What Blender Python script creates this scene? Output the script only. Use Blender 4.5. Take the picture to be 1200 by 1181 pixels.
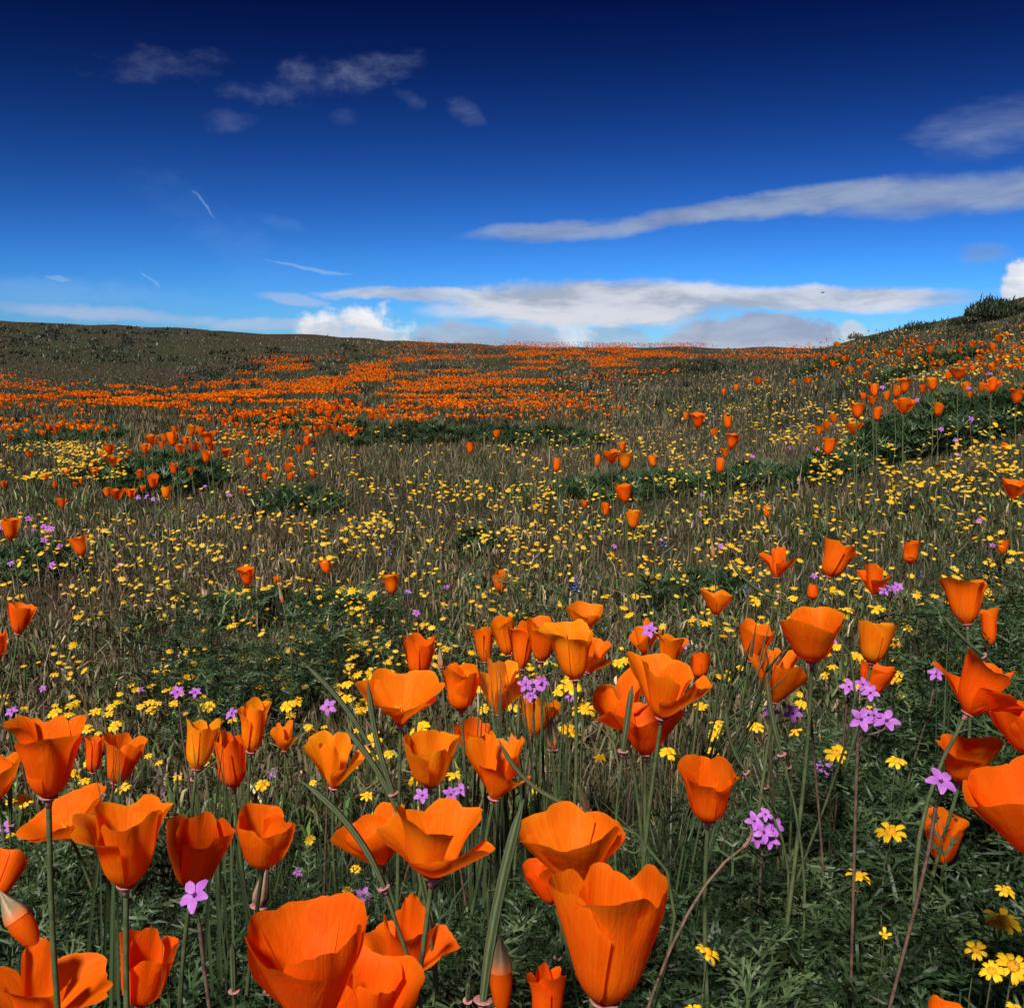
import bpy, math, random
import numpy as np
from mathutils import Vector, Matrix

for o in list(bpy.data.objects):
    bpy.data.objects.remove(o, do_unlink=True)
rng = np.random.default_rng(11)
random.seed(11)
S = bpy.context.scene
COL = S.collection

# ------------------------------------------------------------------ camera
IW, IH, F = 1200.0, 1181.0, 1210.0          # photograph size and focal length in its pixels
CAM_H = 0.65
PITCH = math.radians(7.56)
cam_d = bpy.data.cameras.new('camera')
cam_d.sensor_fit = 'HORIZONTAL'
cam_d.sensor_width = 36.0
cam_d.lens = 36.0 * F / IW
cam_d.clip_start = 0.02
cam_d.clip_end = 3000
cam = bpy.data.objects.new('camera', cam_d)
COL.objects.link(cam)
cam.location = (0, 0, CAM_H)
cam.rotation_euler = (math.pi / 2 - PITCH, 0, 0)
S.camera = cam
CP, SP = math.cos(PITCH), math.sin(PITCH)
RIGHT = np.array([1.0, 0, 0]); UP = np.array([0, SP, CP]); FWD = np.array([0, CP, -SP])
EYE = np.array([0, 0, CAM_H])


def ray(u, v):
    """direction with unit depth along the viewing axis"""
    u = np.asarray(u, float); v = np.asarray(v, float)
    a = (u - IW / 2) / F; b = -(v - IH / 2) / F
    return a[..., None] * RIGHT + b[..., None] * UP + FWD


def azel(u, v):
    d = ray(u, v)
    return (math.degrees(math.atan2(d[0], d[1])), math.degrees(math.atan2(d[2], math.hypot(d[0], d[1]))))


# ------------------------------------------------------------------ light and exposure
SUN_EL, SUN_AZ = 46.0, 203.0      # azimuth measured clockwise from the viewing direction (+Y)
SUN_STRENGTH = 5.0
SKY_STRENGTH = 0.074
S.view_settings.view_transform = 'Standard'
S.view_settings.look = 'None'
S.view_settings.exposure = 0.42
S.view_settings.gamma = 1.0
S.view_settings.use_curve_mapping = False

el, az = math.radians(SUN_EL), math.radians(SUN_AZ)
sdir = Vector((math.sin(az) * math.cos(el), math.cos(az) * math.cos(el), math.sin(el)))
sun_d = bpy.data.lights.new('sun', 'SUN')
sun_d.energy = SUN_STRENGTH
sun_d.angle = math.radians(9.0)
sun_d.color = (1.0, 0.95, 0.87)
sun = bpy.data.objects.new('sun', sun_d)
COL.objects.link(sun)
sun.rotation_euler = sdir.to_track_quat('Z', 'Y').to_euler()
sun.location = (0, 0, 30)
S.cycles.max_bounces = 4
S.cycles.diffuse_bounces = 2
S.cycles.glossy_bounces = 1
S.cycles.transmission_bounces = 3
S.cycles.transparent_max_bounces = 4

world = bpy.data.worlds.new('World')
S.world = world
world.use_nodes = True
world.cycles.sampling_method = 'NONE'
wt = world.node_tree
for n in list(wt.nodes):
    wt.nodes.remove(n)


class NB:
    """tiny helper for building node trees from expressions"""
    def __init__(s, tree):
        s.t = tree

    def n(s, kind, **kw):
        nd = s.t.nodes.new(kind)
        for k, v in kw.items():
            setattr(nd, k, v)
        return nd

    def put(s, sock, val):
        if hasattr(val, 'is_output'):
            s.t.links.new(val, sock)
        else:
            sock.default_value = val

    def m(s, op, a, b=None, c=None, clamp=False):
        nd = s.n('ShaderNodeMath', operation=op, use_clamp=clamp)
        s.put(nd.inputs[0], a)
        if b is not None: s.put(nd.inputs[1], b)
        if c is not None: s.put(nd.inputs[2], c)
        return nd.outputs[0]

    def step(s, x, lo, hi, tlo=0.0, thi=1.0):
        nd = s.n('ShaderNodeMapRange', interpolation_type='SMOOTHSTEP')
        s.put(nd.inputs[0], x)
        for i, q in enumerate((lo, hi, tlo, thi)):
            s.put(nd.inputs[1 + i], q)
        return nd.outputs[0]

    def mix(s, fac, a, b, mode='MIX'):
        nd = s.n('ShaderNodeMix', data_type='RGBA', blend_type=mode)
        s.put(nd.inputs[0], fac); s.put(nd.inputs[6], a); s.put(nd.inputs[7], b)
        return nd.outputs[2]

    def noise(s, vec, scale, detail=6, rough=0.55, dist=0.0):
        nd = s.n('ShaderNodeTexNoise')
        s.put(nd.inputs['Vector'], vec)
        nd.inputs['Scale'].default_value = scale
        nd.inputs['Detail'].default_value = detail
        nd.inputs['Roughness'].default_value = rough
        nd.inputs['Distortion'].default_value = dist
        return nd.outputs['Fac']

    def xyz(s, x, y, z):
        nd = s.n('ShaderNodeCombineXYZ')
        for i, q in enumerate((x, y, z)):
            s.put(nd.inputs[i], q)
        return nd.outputs[0]


W = NB(wt)
sky = W.n('ShaderNodeTexSky', sky_type='NISHITA', sun_disc=False)
sky.sun_elevation = el
sky.sun_rotation = az
sky.altitude = 2500
sky.air_density = 1.0
sky.dust_density = 0.3
sky.ozone_density = 3.0
geo = W.n('ShaderNodeNewGeometry')
sep = W.n('ShaderNodeSeparateXYZ')
tc = W.n('ShaderNodeTexCoord')
wt.links.new(tc.outputs['Generated'], sep.inputs[0])
DX, DY, DZ = sep.outputs
DEG = 57.29578
AZ = W.m('MULTIPLY', W.m('ARCTAN2', DX, DY), DEG)
EL = W.m('MULTIPLY', W.m('ARCSINE', DZ), DEG)
# deep, polarised looking blue: one tone curve over the whole sky
gam = W.n('ShaderNodeGamma')
skym = W.mix(1.0, sky.outputs[0], (0.16, 0.16, 0.16, 1), 'MULTIPLY')
wt.links.new(skym, gam.inputs[0]); gam.inputs[1].default_value = 2.1
high = W.step(EL, 2.0, 22.0)
skyc = W.mix(1.0, W.mix(1.0, gam.outputs[0], (1.9, 3.8, 5.2, 1), 'MULTIPLY'), W.mix(high, W.mix(W.step(EL, -1.0, 6.0), (0.95, 0.62, 0.66, 1), (1, 1, 1, 1)), (0.07, 0.075, 0.23, 1)), 'MULTIPLY')

AE0 = W.xyz(AZ, EL, 0.0)
wn = W.n('ShaderNodeTexNoise')
W.put(wn.inputs['Vector'], AE0)
wn.inputs['Scale'].default_value = 0.33; wn.inputs['Detail'].default_value = 4; wn.inputs['Roughness'].default_value = 0.55
warp = W.n('ShaderNodeVectorMath', operation='MULTIPLY_ADD')
W.put(warp.inputs[0], wn.outputs['Color']); warp.inputs[1].default_value = (2.6, 0.9, 0); warp.inputs[2].default_value = (-1.3, -0.45, 0)
wadd = W.n('ShaderNodeVectorMath', operation='ADD')
W.put(wadd.inputs[0], AE0); W.put(wadd.inputs[1], warp.outputs[0])
AE = wadd.outputs[0]
puff = W.noise(AE0, 0.62, 6, 0.62)
puff2 = W.noise(W.xyz(W.m('MULTIPLY', AZ, 0.55), EL, 4.0), 0.85, 7, 0.6)
streak = W.noise(W.xyz(W.m('MULTIPLY', AZ, 0.28), EL, 9.0), 0.55, 5, 0.6, 0.3)
lit = W.step(streak, 0.36, 0.62)


def lobe(px, py, hw, hh, rot, alpha, amp, soft, tex, top=None):
    """alpha of one cloud body, an ellipse in azimuth and elevation frayed by noise"""
    a0, e0 = azel(px, py)
    a1, _ = azel(px + hw, py); _, e1 = azel(px, py - hh)
    mp = W.n('ShaderNodeMapping', vector_type='TEXTURE')
    W.put(mp.inputs[0], AE)
    mp.inputs[1].default_value = (a0, e0, 0); mp.inputs[2].default_value = (0, 0, rot)
    mp.inputs[3].default_value = (abs(a1 - a0), abs(e1 - e0), 1)
    dt = W.n('ShaderNodeVectorMath', operation='DOT_PRODUCT')
    W.put(dt.inputs[0], mp.outputs[0]); W.put(dt.inputs[1], mp.outputs[0])
    val = W.m('SUBTRACT', W.m('MULTIPLY_ADD', tex, amp, 1.0 - 0.5 * amp), dt.outputs['Value'])
    return W.step(val, 0.0, soft, 0.0, alpha)


def layer(col, tone, dark, lobes, tex):
    """one family of clouds of the same tone, laid over the sky"""
    a = None
    for q in lobes:
        l = lobe(*q, tex)
        a = l if a is None else W.m('MAXIMUM', a, l)
    k = 10.0
    tn = W.mix(lit, tuple(q * k for q in dark) + (1,), tuple(q * k for q in tone) + (1,))
    return W.mix(a, col, tn)


c = skyc
# veils and contrails
c = layer(c, (0.40, 0.60, 0.88), (0.34, 0.54, 0.84), [
    (40, 345, 120, 26, 0.0, 0.20, 1.6, 1.2), (236, 238, 24, 3.0, -0.95, 0.26, 1.4, 0.9), (366, 315, 66, 2.6, -0.13, 0.42, 0.9, 0.9),
    (178, 330, 16, 2.4, -0.75, 0.28, 0.9, 0.9), (68, 328, 20, 4.5, -0.25, 0.36, 1.0, 0.9), (300, 300, 190, 46, -0.6, 0.10, 3.0, 2.6), (110, 352, 190, 24, 0.05, 0.25, 2.6, 2.0), (330, 262, 40, 10, -0.3, 0.10, 2.4, 2.0)], puff2)
# high wisps
c = layer(c, (0.36, 0.42, 0.58), (0.24, 0.31, 0.49), [
    (385, 92, 115, 30, 0.18, 0.85, 4.4, 4.4), (192, 76, 95, 28, 0.08, 0.5, 4.8, 4.4), (266, 141, 36, 17, 0.1, 0.26, 2.6, 2.4),
    (540, 128, 32, 17, -0.5, 0.30, 3.4, 2.6), (478, 115, 24, 14, -0.4, 0.24, 3.2, 2.4), (398, 135, 20, 12, 0, 0.2, 3.0, 2.4)], puff2)
c = layer(c, (0.33, 0.41, 0.57), (0.21, 0.29, 0.48), [
    (1165, 152, 125, 42, 0.14, 0.62, 2.2, 1.9), (1155, 297, 46, 15, 0.0, 0.55, 1.6, 1.1), (1130, 228, 240, 29, 0.02, 0.84, 1.0, 1.0),
    (830, 249, 185, 16, 0.14, 0.86, 0.9, 0.9), (650, 271, 115, 15, 0.07, 0.82, 1.3, 1.0), (965, 232, 150, 20, 0.10, 0.86, 0.9, 0.9)], streak)
# low streaks
c = layer(c, (0.52, 0.58, 0.75), (0.43, 0.51, 0.71), [
    (125, 369, 150, 11, -0.04, 0.72, 1.4, 1.0), (345, 350, 46, 8, -0.1, 0.45, 1.2, 0.9), (330, 379, 90, 9, 0.04, 0.60, 1.2, 0.9)], streak)
# cumulus along the ridge, grey ones behind, white ones in front
c = layer(c, (0.47, 0.51, 0.63), (0.32, 0.37, 0.52), [
    (880, 398, 118, 32, 0, 0.92, 2.0, 0.5), (540, 397, 62, 22, 0, 0.75, 1.8, 0.6), (620, 399, 60, 22, 0, 0.75, 1.8, 0.6),
    (720, 398, 50, 20, 0, 0.55, 1.8, 0.6)], puff)
c = layer(c, (0.93, 0.92, 0.93), (0.58, 0.63, 0.74), [
    (415, 398, 80, 44, 0, 1.0, 3.0, 0.9), (672, 394, 30, 24, 0, 0.6, 3.0, 1.2),
    (998, 390, 24, 17, 0, 0.85, 1.8, 0.7), (1205, 335, 36, 36, 0, 0.95, 2.0, 0.5)], puff)
# the big flat cloud
c = layer(c, (0.70, 0.72, 0.79), (0.38, 0.43, 0.54), [
    (930, 351, 275, 18, 0.0, 0.92, 1.1, 0.8), (520, 347, 165, 10, -0.02, 0.8, 1.2, 0.8), (700, 355, 225, 33, -0.01, 0.97, 1.3, 0.7)], streak)
bg = W.n('ShaderNodeBackground')
wt.links.new(c, bg.inputs[0])
bg.inputs[1].default_value = SKY_STRENGTH
wo = W.n('ShaderNodeOutputWorld')
wt.links.new(bg.outputs[0], wo.inputs[0])


# ------------------------------------------------------------------ the lie of the land
_by = np.array([-80, -30, -5, 0, 1, 1.8, 2.5, 4, 6, 9, 14, 20, 30, 36, 45, 60, 100, 300, 900.0])
_bz = np.array([-3, -.7, -.05, 0, 0, .05, .11, .20, .25, .30, .47, .74, 1.17, 1.26, 1.1, .4, -3, -20, -60.0])
_fy = np.concatenate([np.linspace(-80, 0, 200), np.geomspace(0.05, 900, 900)])
_fz = np.interp(_fy, _by, _bz)
_k = np.hanning(41); _k /= _k.sum()
_fz = np.convolve(np.pad(_fz, 20, 'edge'), _k, 'valid')


def sst(x, a, b):
    t = np.clip((x - a) / (b - a), 0, 1)
    return t * t * (3 - 2 * t)


def G(x, y):
    x = np.asarray(x, float); y = np.asarray(y, float)
    z = np.interp(y, _fy, _fz)
    t = x - 0.2 * np.maximum(y, 0.0)
    ramp = np.where(t > 12, 8 + (t - 12) * .2, t)
    ramp = 0.5 * (ramp + np.sqrt(ramp * ramp + 0.06))
    z = z + 0.285 * ramp * (1 - sst(y, 12.0, 24.0)) * sst(y, -4, 1.0)
    z = z + 0.9 * sst(y, 9, 37) * sst(-x / np.maximum(y, 1.0), -0.12, 0.55) * (1 - sst(y, 45, 90))
    k = sst(np.abs(y), 1.5, 12)
    z = z + 0.012 * np.sin(3.1 * x + 1.7 * y) * np.sin(2.3 * y - 1.1 * x + 1) \
        + k * 0.045 * np.sin(0.9 * x + 0.5) * np.sin(0.7 * y + 0.35 * x) \
        + k * 0.02 * np.sin(2.7 * x - 0.8 * y) + k * 0.02 * np.sin(1.9 * y + 0.6 * x + 2)
    return z


_steps = np.geomspace(0.25, 75, 260)


def hit(u, v, h=0.0):
    """depth at which the pixel ray meets ground + h (nan when it misses)"""
    u = np.atleast_1d(np.asarray(u, float)); v = np.atleast_1d(np.asarray(v, float))
    h = np.broadcast_to(np.asarray(h, float), u.shape)
    out = np.full(u.shape, np.nan)
    for i in range(0, len(u), 4000):
        d = ray(u[i:i + 4000], v[i:i + 4000])
        P = EYE + d[:, None, :] * _steps[None, :, None]
        f = P[..., 2] - G(P[..., 0], P[..., 1]) - h[i:i + 4000, None]
        below = f < 0
        j = np.argmax(below, axis=1)
        ok = below.any(axis=1) & (j > 0)
        r = np.arange(len(j)); j0 = np.maximum(j - 1, 0)
        f0, f1 = f[r, j0], f[r, j]
        t = f0 / np.maximum(f0 - f1, 1e-9)
        dd = _steps[j0] + t * (_steps[j] - _steps[j0])
        out[i:i + 4000] = np.where(ok, dd, np.nan)
    return out


_gu = np.arange(-900, 2101, 10.0); _gv = np.arange(340, 1700, 5.0)
_GU, _GV = np.meshgrid(_gu, _gv)
_DM = hit(_GU.ravel(), _GV.ravel()).reshape(_GU.shape)


def fast_ground(u, v):
    """ground points (n,3) for pixels, from the depth table; also the mask of hits"""
    i = np.clip((v - _gv[0]) / 5.0, 0, len(_gv) - 1.001); j = np.clip((u - _gu[0]) / 10.0, 0, len(_gu) - 1.001)
    i0, j0 = i.astype(int), j.astype(int); a, b = i - i0, j - j0
    d = 1 / ((1 - a) * ((1 - b) / _DM[i0, j0] + b / _DM[i0, j0 + 1]) + a * ((1 - b) / _DM[i0 + 1, j0] + b / _DM[i0 + 1, j0 + 1]))
    ok = np.isfinite(d)
    P = EYE + ray(u, v) * d[:, None]
    P[:, 2] = G(P[:, 0], P[:, 1])
    return P, d, ok


def project(P):
    q = np.asarray(P) - EYE
    zc = q @ FWD
    return IW / 2 + F * (q @ RIGHT) / zc, IH / 2 - F * (q @ UP) / zc, zc


def vnoise(x, y, seed=0):
    """smooth value noise in [0,1]"""
    def hsh(i, j):
        n = (i * 374761393 + j * 668265263 + seed * 974711) & 0xffffffff
        n = ((n ^ (n >> 13)) * 1274126177) & 0xffffffff
        return ((n ^ (n >> 16)) & 0xffff) / 65535.0
    xi = np.floor(x).astype(np.int64); yi = np.floor(y).astype(np.int64)
    fx = x - xi; fy = y - yi
    fx = fx * fx * (3 - 2 * fx); fy = fy * fy * (3 - 2 * fy)
    return (hsh(xi, yi) * (1 - fx) + hsh(xi + 1, yi) * fx) * (1 - fy) + (hsh(xi, yi + 1) * (1 - fx) + hsh(xi + 1, yi + 1) * fx) * fy


# ------------------------------------------------------------------ materials
def material(name, rough=0.6, base=None, attr=None, trans=0.0, spec=0.3, build=None, sss=0.0):
    m = bpy.data.materials.new(name)
    m.use_nodes = True
    t = m.node_tree
    for n in list(t.nodes):
        t.nodes.remove(n)
    B = NB(t)
    out = B.n('ShaderNodeOutputMaterial')
    p = B.n('ShaderNodeBsdfPrincipled')
    p.inputs['Roughness'].default_value = rough
    p.inputs['Specular IOR Level'].default_value = spec
    colr = None
    if attr:
        at = B.n('ShaderNodeAttribute', attribute_name=attr)
        colr = at.outputs['Color']
    elif base is not None:
        colr = tuple(base) + (1,)
    nrm = None
    if build:
        colr, nrm = build(B, colr)
    B.put(p.inputs['Base Color'], colr)
    if nrm is not None:
        B.put(p.inputs['Normal'], nrm)
    sh = p.outputs[0]
    if trans > 0:
        tr = B.n('ShaderNodeBsdfTranslucent')
        B.put(tr.inputs[0], colr)
        mx = B.n('ShaderNodeMixShader')
        mx.inputs[0].default_value = trans
        t.links.new(sh, mx.inputs[1]); t.links.new(tr.outputs[0], mx.inputs[2])
        sh = mx.outputs[0]
    t.links.new(sh, out.inputs[0])
    return m


def bump(B, h, strength=0.3, dist=0.002):
    b = B.n('ShaderNodeBump')
    b.inputs['Strength'].default_value = strength
    b.inputs['Distance'].default_value = dist
    B.put(b.inputs['Height'], h)
    return b.outputs[0]


def petal_build(B, _):
    uv = B.n('ShaderNodeUVMap').outputs[0]
    sp = B.n('ShaderNodeSeparateXYZ'); B.put(sp.inputs[0], uv)
    uu, vv = sp.outputs[0], sp.outputs[1]
    oi = B.n('ShaderNodeObjectInfo')
    vein = B.noise(B.xyz(B.m('MULTIPLY', uu, 34.0), B.m('MULTIPLY', vv, 1.6), B.m('MULTIPLY', oi.outputs['Random'], 40.0)), 1.0, 4, 0.6)
    blot = B.noise(B.xyz(B.m('MULTIPLY', uu, 2.0), B.m('MULTIPLY', vv, 2.0), B.m('MULTIPLY', oi.outputs['Random'], 90.0)), 1.0, 3, 0.5)
    col = oi.outputs['Color']
    deep = B.mix(1.0, col, (0.95, 0.72, 0.7, 1), 'MULTIPLY')
    pale = B.mix(1.0, col, (1.0, 1.30, 1.6, 1), 'MULTIPLY')
    c1 = B.mix(B.step(vein, 0.35, 0.7), deep, col)
    c2 = B.mix(B.step(blot, 0.42, 0.75, 0.0, 0.55), c1, pale)
    c3 = B.mix(B.step(vv, 0.30, 0.02, 0.0, 0.8), c2, deep)          # deeper pigment at the claw
    c4 = B.mix(B.step(vv, 0.90, 1.0, 0.0, 0.5), c3, pale)           # paler rim
    crease = B.noise(B.xyz(B.m('MULTIPLY', uu, 9.0), B.m('MULTIPLY', vv, 3.0), B.m('MULTIPLY', oi.outputs['Random'], 60.0)), 1.0, 4, 0.6, 1.2)
    h = B.m('ADD', B.m('ADD', B.m('MULTIPLY', vein, 0.5), B.m('MULTIPLY', blot, 1.0)), B.m('MULTIPLY', crease, 1.6))
    return c4, bump(B, h, 0.26, 0.0014)


def grain(scale, lo, hi, bs=0.3, bd=0.001):
    def f(B, colr):
        oc = B.n('ShaderNodeTexCoord').outputs['Object']
        n = B.noise(oc, scale, 5, 0.6)
        cc = B.mix(B.step(n, 0.3, 0.7), tuple(lo) + (1,), tuple(hi) + (1,))
        return cc, bump(B, n, bs, bd)
    return f


def ribbed(lo, hi):
    def f(B, colr):
        uv = B.n('ShaderNodeUVMap').outputs[0]
        sp = B.n('ShaderNodeSeparateXYZ'); B.put(sp.inputs[0], uv)
        w = B.m('SINE', B.m('MULTIPLY', sp.outputs[0], 6.28318 * 5))
        n = B.noise(B.xyz(B.m('MULTIPLY', sp.outputs[0], 8.0), B.m('MULTIPLY', sp.outputs[1], 14.0), 0.0), 1.0, 4, 0.6)
        fac = B.m('ADD', B.m('MULTIPLY', w, 0.25), n)
        return B.mix(B.step(fac, 0.25, 0.85), tuple(lo) + (1,), tuple(hi) + (1,)), bump(B, w, 0.5, 0.0006)
    return f


def soil_build(B, _):
    oc = B.n('ShaderNodeTexCoord').outputs['Object']
    n1 = B.noise(oc, 45.0, 6, 0.65); n2 = B.noise(oc, 2.2, 5, 0.6); n3 = B.noise(oc, 0.35, 4, 0.55)
    a = B.mix(B.step(n1, 0.35, 0.7), (0.020, 0.016, 0.011, 1), (0.075, 0.058, 0.040, 1))
    b = B.mix(B.step(n1, 0.3, 0.7), (0.016, 0.020, 0.010, 1), (0.055, 0.055, 0.028, 1))
    cc = B.mix(B.step(B.m('ADD', B.m('MULTIPLY', n2, 0.5), B.m('MULTIPLY', n3, 0.5)), 0.4, 0.6), a, b)
    return cc, bump(B, n1, 0.7, 0.02)


M_PETAL = material('poppy_petal', 0.55, trans=0.5, spec=0.08, build=petal_build)
M_PETAL_FAR = material('poppy_petal_far', 0.6, attr='Col', trans=0.32, spec=0.06)
M_STEM = material('poppy_stem', 0.5, spec=0.35, build=grain(120, (0.042, 0.062, 0.022), (0.090, 0.110, 0.045)))
M_RIM = material('poppy_rim', 0.6, spec=0.2, build=grain(420, (0.26, 0.08, 0.08), (0.52, 0.25, 0.22), .8, .001))
M_POD = material('seed_pod', 0.5, spec=0.35, build=ribbed((0.052, 0.070, 0.030), (0.105, 0.125, 0.055)))
M_PODDRY = material('dry_pod', 0.6, spec=0.25, build=ribbed((0.13, 0.07, 0.045), (0.30, 0.19, 0.12)))
def cap_build(B, _):
    cc, nn = ribbed((0.17, 0.13, 0.06), (0.30, 0.20, 0.11))(B, None)
    sp = B.n('ShaderNodeSeparateXYZ'); B.put(sp.inputs[0], B.n('ShaderNodeUVMap').outputs[0])
    return B.mix(B.step(sp.outputs[1], 0.0, 0.55), (0.66, 0.15, 0.03, 1), cc), nn


M_CAP = material('bud_cap', 0.5, spec=0.3, build=cap_build)
M_STAMEN = material('poppy_stamen', 0.5, base=(0.85, 0.30, 0.01))
M_GOLD = material('goldfield_petal', 0.5, attr='Col', trans=0.25, spec=0.2)
M_GOLDDISC = material('goldfield_disc', 0.65, spec=0.2, build=grain(900, (0.62, 0.22, 0.006), (0.86, 0.45, 0.02), 0.8, 0.001))
M_VIOLET = material('filaree_petal', 0.5, trans=0.25, spec=0.2, build=lambda B, _: (
    (lambda uv: B.mix(B.step(B.noise(B.xyz(B.m('MULTIPLY', uv.outputs[0], 26.0), B.m('MULTIPLY', uv.outputs[1], 1.5), 0.0), 1.0, 3, 0.5), 0.35, 0.7),
                      (0.34, 0.09, 0.44, 1), B.mix(B.n('ShaderNodeObjectInfo').outputs['Random'], (0.46, 0.15, 0.58, 1), (0.60, 0.25, 0.68, 1))))(
        (lambda q: (B.put(q.inputs[0], B.n('ShaderNodeUVMap').outputs[0]), q)[1])(B.n('ShaderNodeSeparateXYZ'))), None))
M_VIODARK = material('filaree_heart', 0.5, base=(0.07, 0.012, 0.07))
M_REDSTEM = material('filaree_stem', 0.6, spec=0.25, build=grain(150, (0.06, 0.035, 0.028), (0.15, 0.09, 0.06)))
M_THIN = material('thin_stem', 0.55, spec=0.3, build=grain(200, (0.045, 0.055, 0.022), (0.10, 0.11, 0.05)))
M_LEAF = material('foliage_blade', 0.5, attr='Col', trans=0.22, spec=0.35)
M_BLUE = material('lupine_floret', 0.5, spec=0.25, build=grain(400, (0.03, 0.035, 0.22), (0.10, 0.11, 0.42)))
M_WHITE = material('lupine_banner', 0.5, base=(0.65, 0.64, 0.72))
M_SOIL = material('soil', 0.9, spec=0.1, build=soil_build)
M_WOOD = material('shrub_wood', 0.8, spec=0.1, build=grain(60, (0.05, 0.035, 0.025), (0.12, 0.09, 0.06)))
M_BIRD = material('bird_plumage', 0.6, spec=0.3, build=grain(30, (0.012, 0.012, 0.014), (0.03, 0.028, 0.03)))


# ------------------------------------------------------------------ mesh helpers
def mesh_np(name, V, T, mats, mi=None, cols=None, uv=None, smooth=True):
    """V (n,3); T (m,3) triangles; cols (n,3) per-vertex colour; uv (n,2)"""
    me = bpy.data.meshes.new(name)
    V = np.ascontiguousarray(V, np.float32); T = np.ascontiguousarray(T, np.int32)
    me.vertices.add(len(V)); me.vertices.foreach_set('co', V.ravel())
    m = len(T)
    me.loops.add(m * 3); me.loops.foreach_set('vertex_index', T.ravel())
    me.polygons.add(m)
    me.polygons.foreach_set('loop_start', np.arange(0, m * 3, 3, dtype=np.int32))
    if smooth:
        me.polygons.foreach_set('use_smooth', np.ones(m, bool))
    for q in (mats if isinstance(mats, (list, tuple)) else [mats]):
        me.materials.append(q)
    if mi is not None:
        me.polygons.foreach_set('material_index', np.ascontiguousarray(mi, np.int32))
    if cols is not None:
        a = me.attributes.new('Col', 'FLOAT_COLOR', 'POINT')
        c4 = np.ones((len(V), 4), np.float32); c4[:, :3] = cols
        a.data.foreach_set('color', c4.ravel())
    if uv is not None:
        l = me.uv_layers.new(name='UVMap')
        l.data.foreach_set('uv', np.ascontiguousarray(uv, np.float32)[T.ravel()].ravel())
    me.update(calc_edges=True)
    return me


def link(name, data, parent=None, **props):
    o = bpy.data.objects.new(name, data)
    COL.objects.link(o)
    if parent is not None:
        o.parent = parent
    for k, v in props.items():
        if v is not None:
            o[k] = v
    return o


def grid_tris(nu, nv, wrap=False):
    """triangles of a (nv x nu) vertex grid"""
    i = np.arange(nv - 1)[:, None]; j = np.arange(nu if wrap else nu - 1)[None, :]
    a = i * nu + j; b = i * nu + (j + 1) % nu; c_ = a + nu; d = b + nu
    return np.concatenate([np.stack([a, b, d], -1).reshape(-1, 3), np.stack([a, d, c_], -1).reshape(-1, 3)])


def tube(path, radii, sides=7, ridge=0.0):
    """returns V,T,UV for a tube along path (k,3)"""
    path = np.asarray(path, float); k = len(path)
    radii = np.broadcast_to(np.asarray(radii, float), (k,))
    tan = np.gradient(path, axis=0)
    tan /= np.linalg.norm(tan, axis=1)[:, None] + 1e-12
    ref = np.array([0.31, 0.95, 0.05])
    n1 = np.cross(tan, ref); n1 /= np.linalg.norm(n1, axis=1)[:, None] + 1e-12
    n2 = np.cross(tan, n1)
    a = np.arange(sides) / sides * 2 * math.pi
    rr = 1 + ridge * np.cos(a * (sides // 2))
    ring = np.cos(a)[None, :, None] * n1[:, None, :] + np.sin(a)[None, :, None] * n2[:, None, :]
    V = path[:, None, :] + ring * (radii[:, None] * rr[None, :])[..., None]
    UV = np.stack(np.broadcast_arrays((np.arange(sides) / sides)[None, :], np.linspace(0, 1, k)[:, None]), -1)
    return V.reshape(-1, 3), grid_tris(sides, k, True), UV.reshape(-1, 2)


def bez(p0, p1, p2, p3, n=12):
    t = np.linspace(0, 1, n)[:, None]
    return (1 - t) ** 3 * p0 + 3 * (1 - t) ** 2 * t * p1 + 3 * (1 - t) * t * t * p2 + t ** 3 * p3


def lathe(prof, sides=14):
    """prof (k,2) of (r,z)"""
    prof = np.asarray(prof, float); a = np.arange(sides) / sides * 2 * math.pi
    V = np.stack([prof[:, 0][:, None] * np.cos(a), prof[:, 0][:, None] * np.sin(a), np.broadcast_to(prof[:, 1][:, None], (len(prof), sides))], -1)
    UV = np.stack(np.broadcast_arrays((np.arange(sides) / sides)[None, :], np.linspace(0, 1, len(prof))[:, None]), -1)
    return V.reshape(-1, 3), grid_tris(sides, len(prof), True), UV.reshape(-1, 2)


def join(parts):
    """parts: list of (V,T[,X]) -> V,T,(X)"""
    V, T, X, n = [], [], [], 0
    for p in parts:
        V.append(p[0]); T.append(np.asarray(p[1]) + n); n += len(p[0])
        if len(p) > 2: X.append(p[2])
    return np.concatenate(V), np.concatenate(T), (np.concatenate(X) if X else None)


def instance(tv, tt, P, R, s, cols, tcol=None):
    """copy a template (tv,tt) k times; R (k,3,3); s (k,) ; cols (k,3)"""
    k, n = len(P), len(tv)
    V = np.einsum('kij,nj->kni', R, tv) * s[:, None, None] + P[:, None, :]
    T = tt[None] + (np.arange(k) * n)[:, None, None]
    C = np.broadcast_to(cols[:, None, :], (k, n, 3))
    if tcol is not None:
        C = C * tcol[None]
    return V.reshape(-1, 3), T.reshape(-1, 3), C.reshape(-1, 3)


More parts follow.
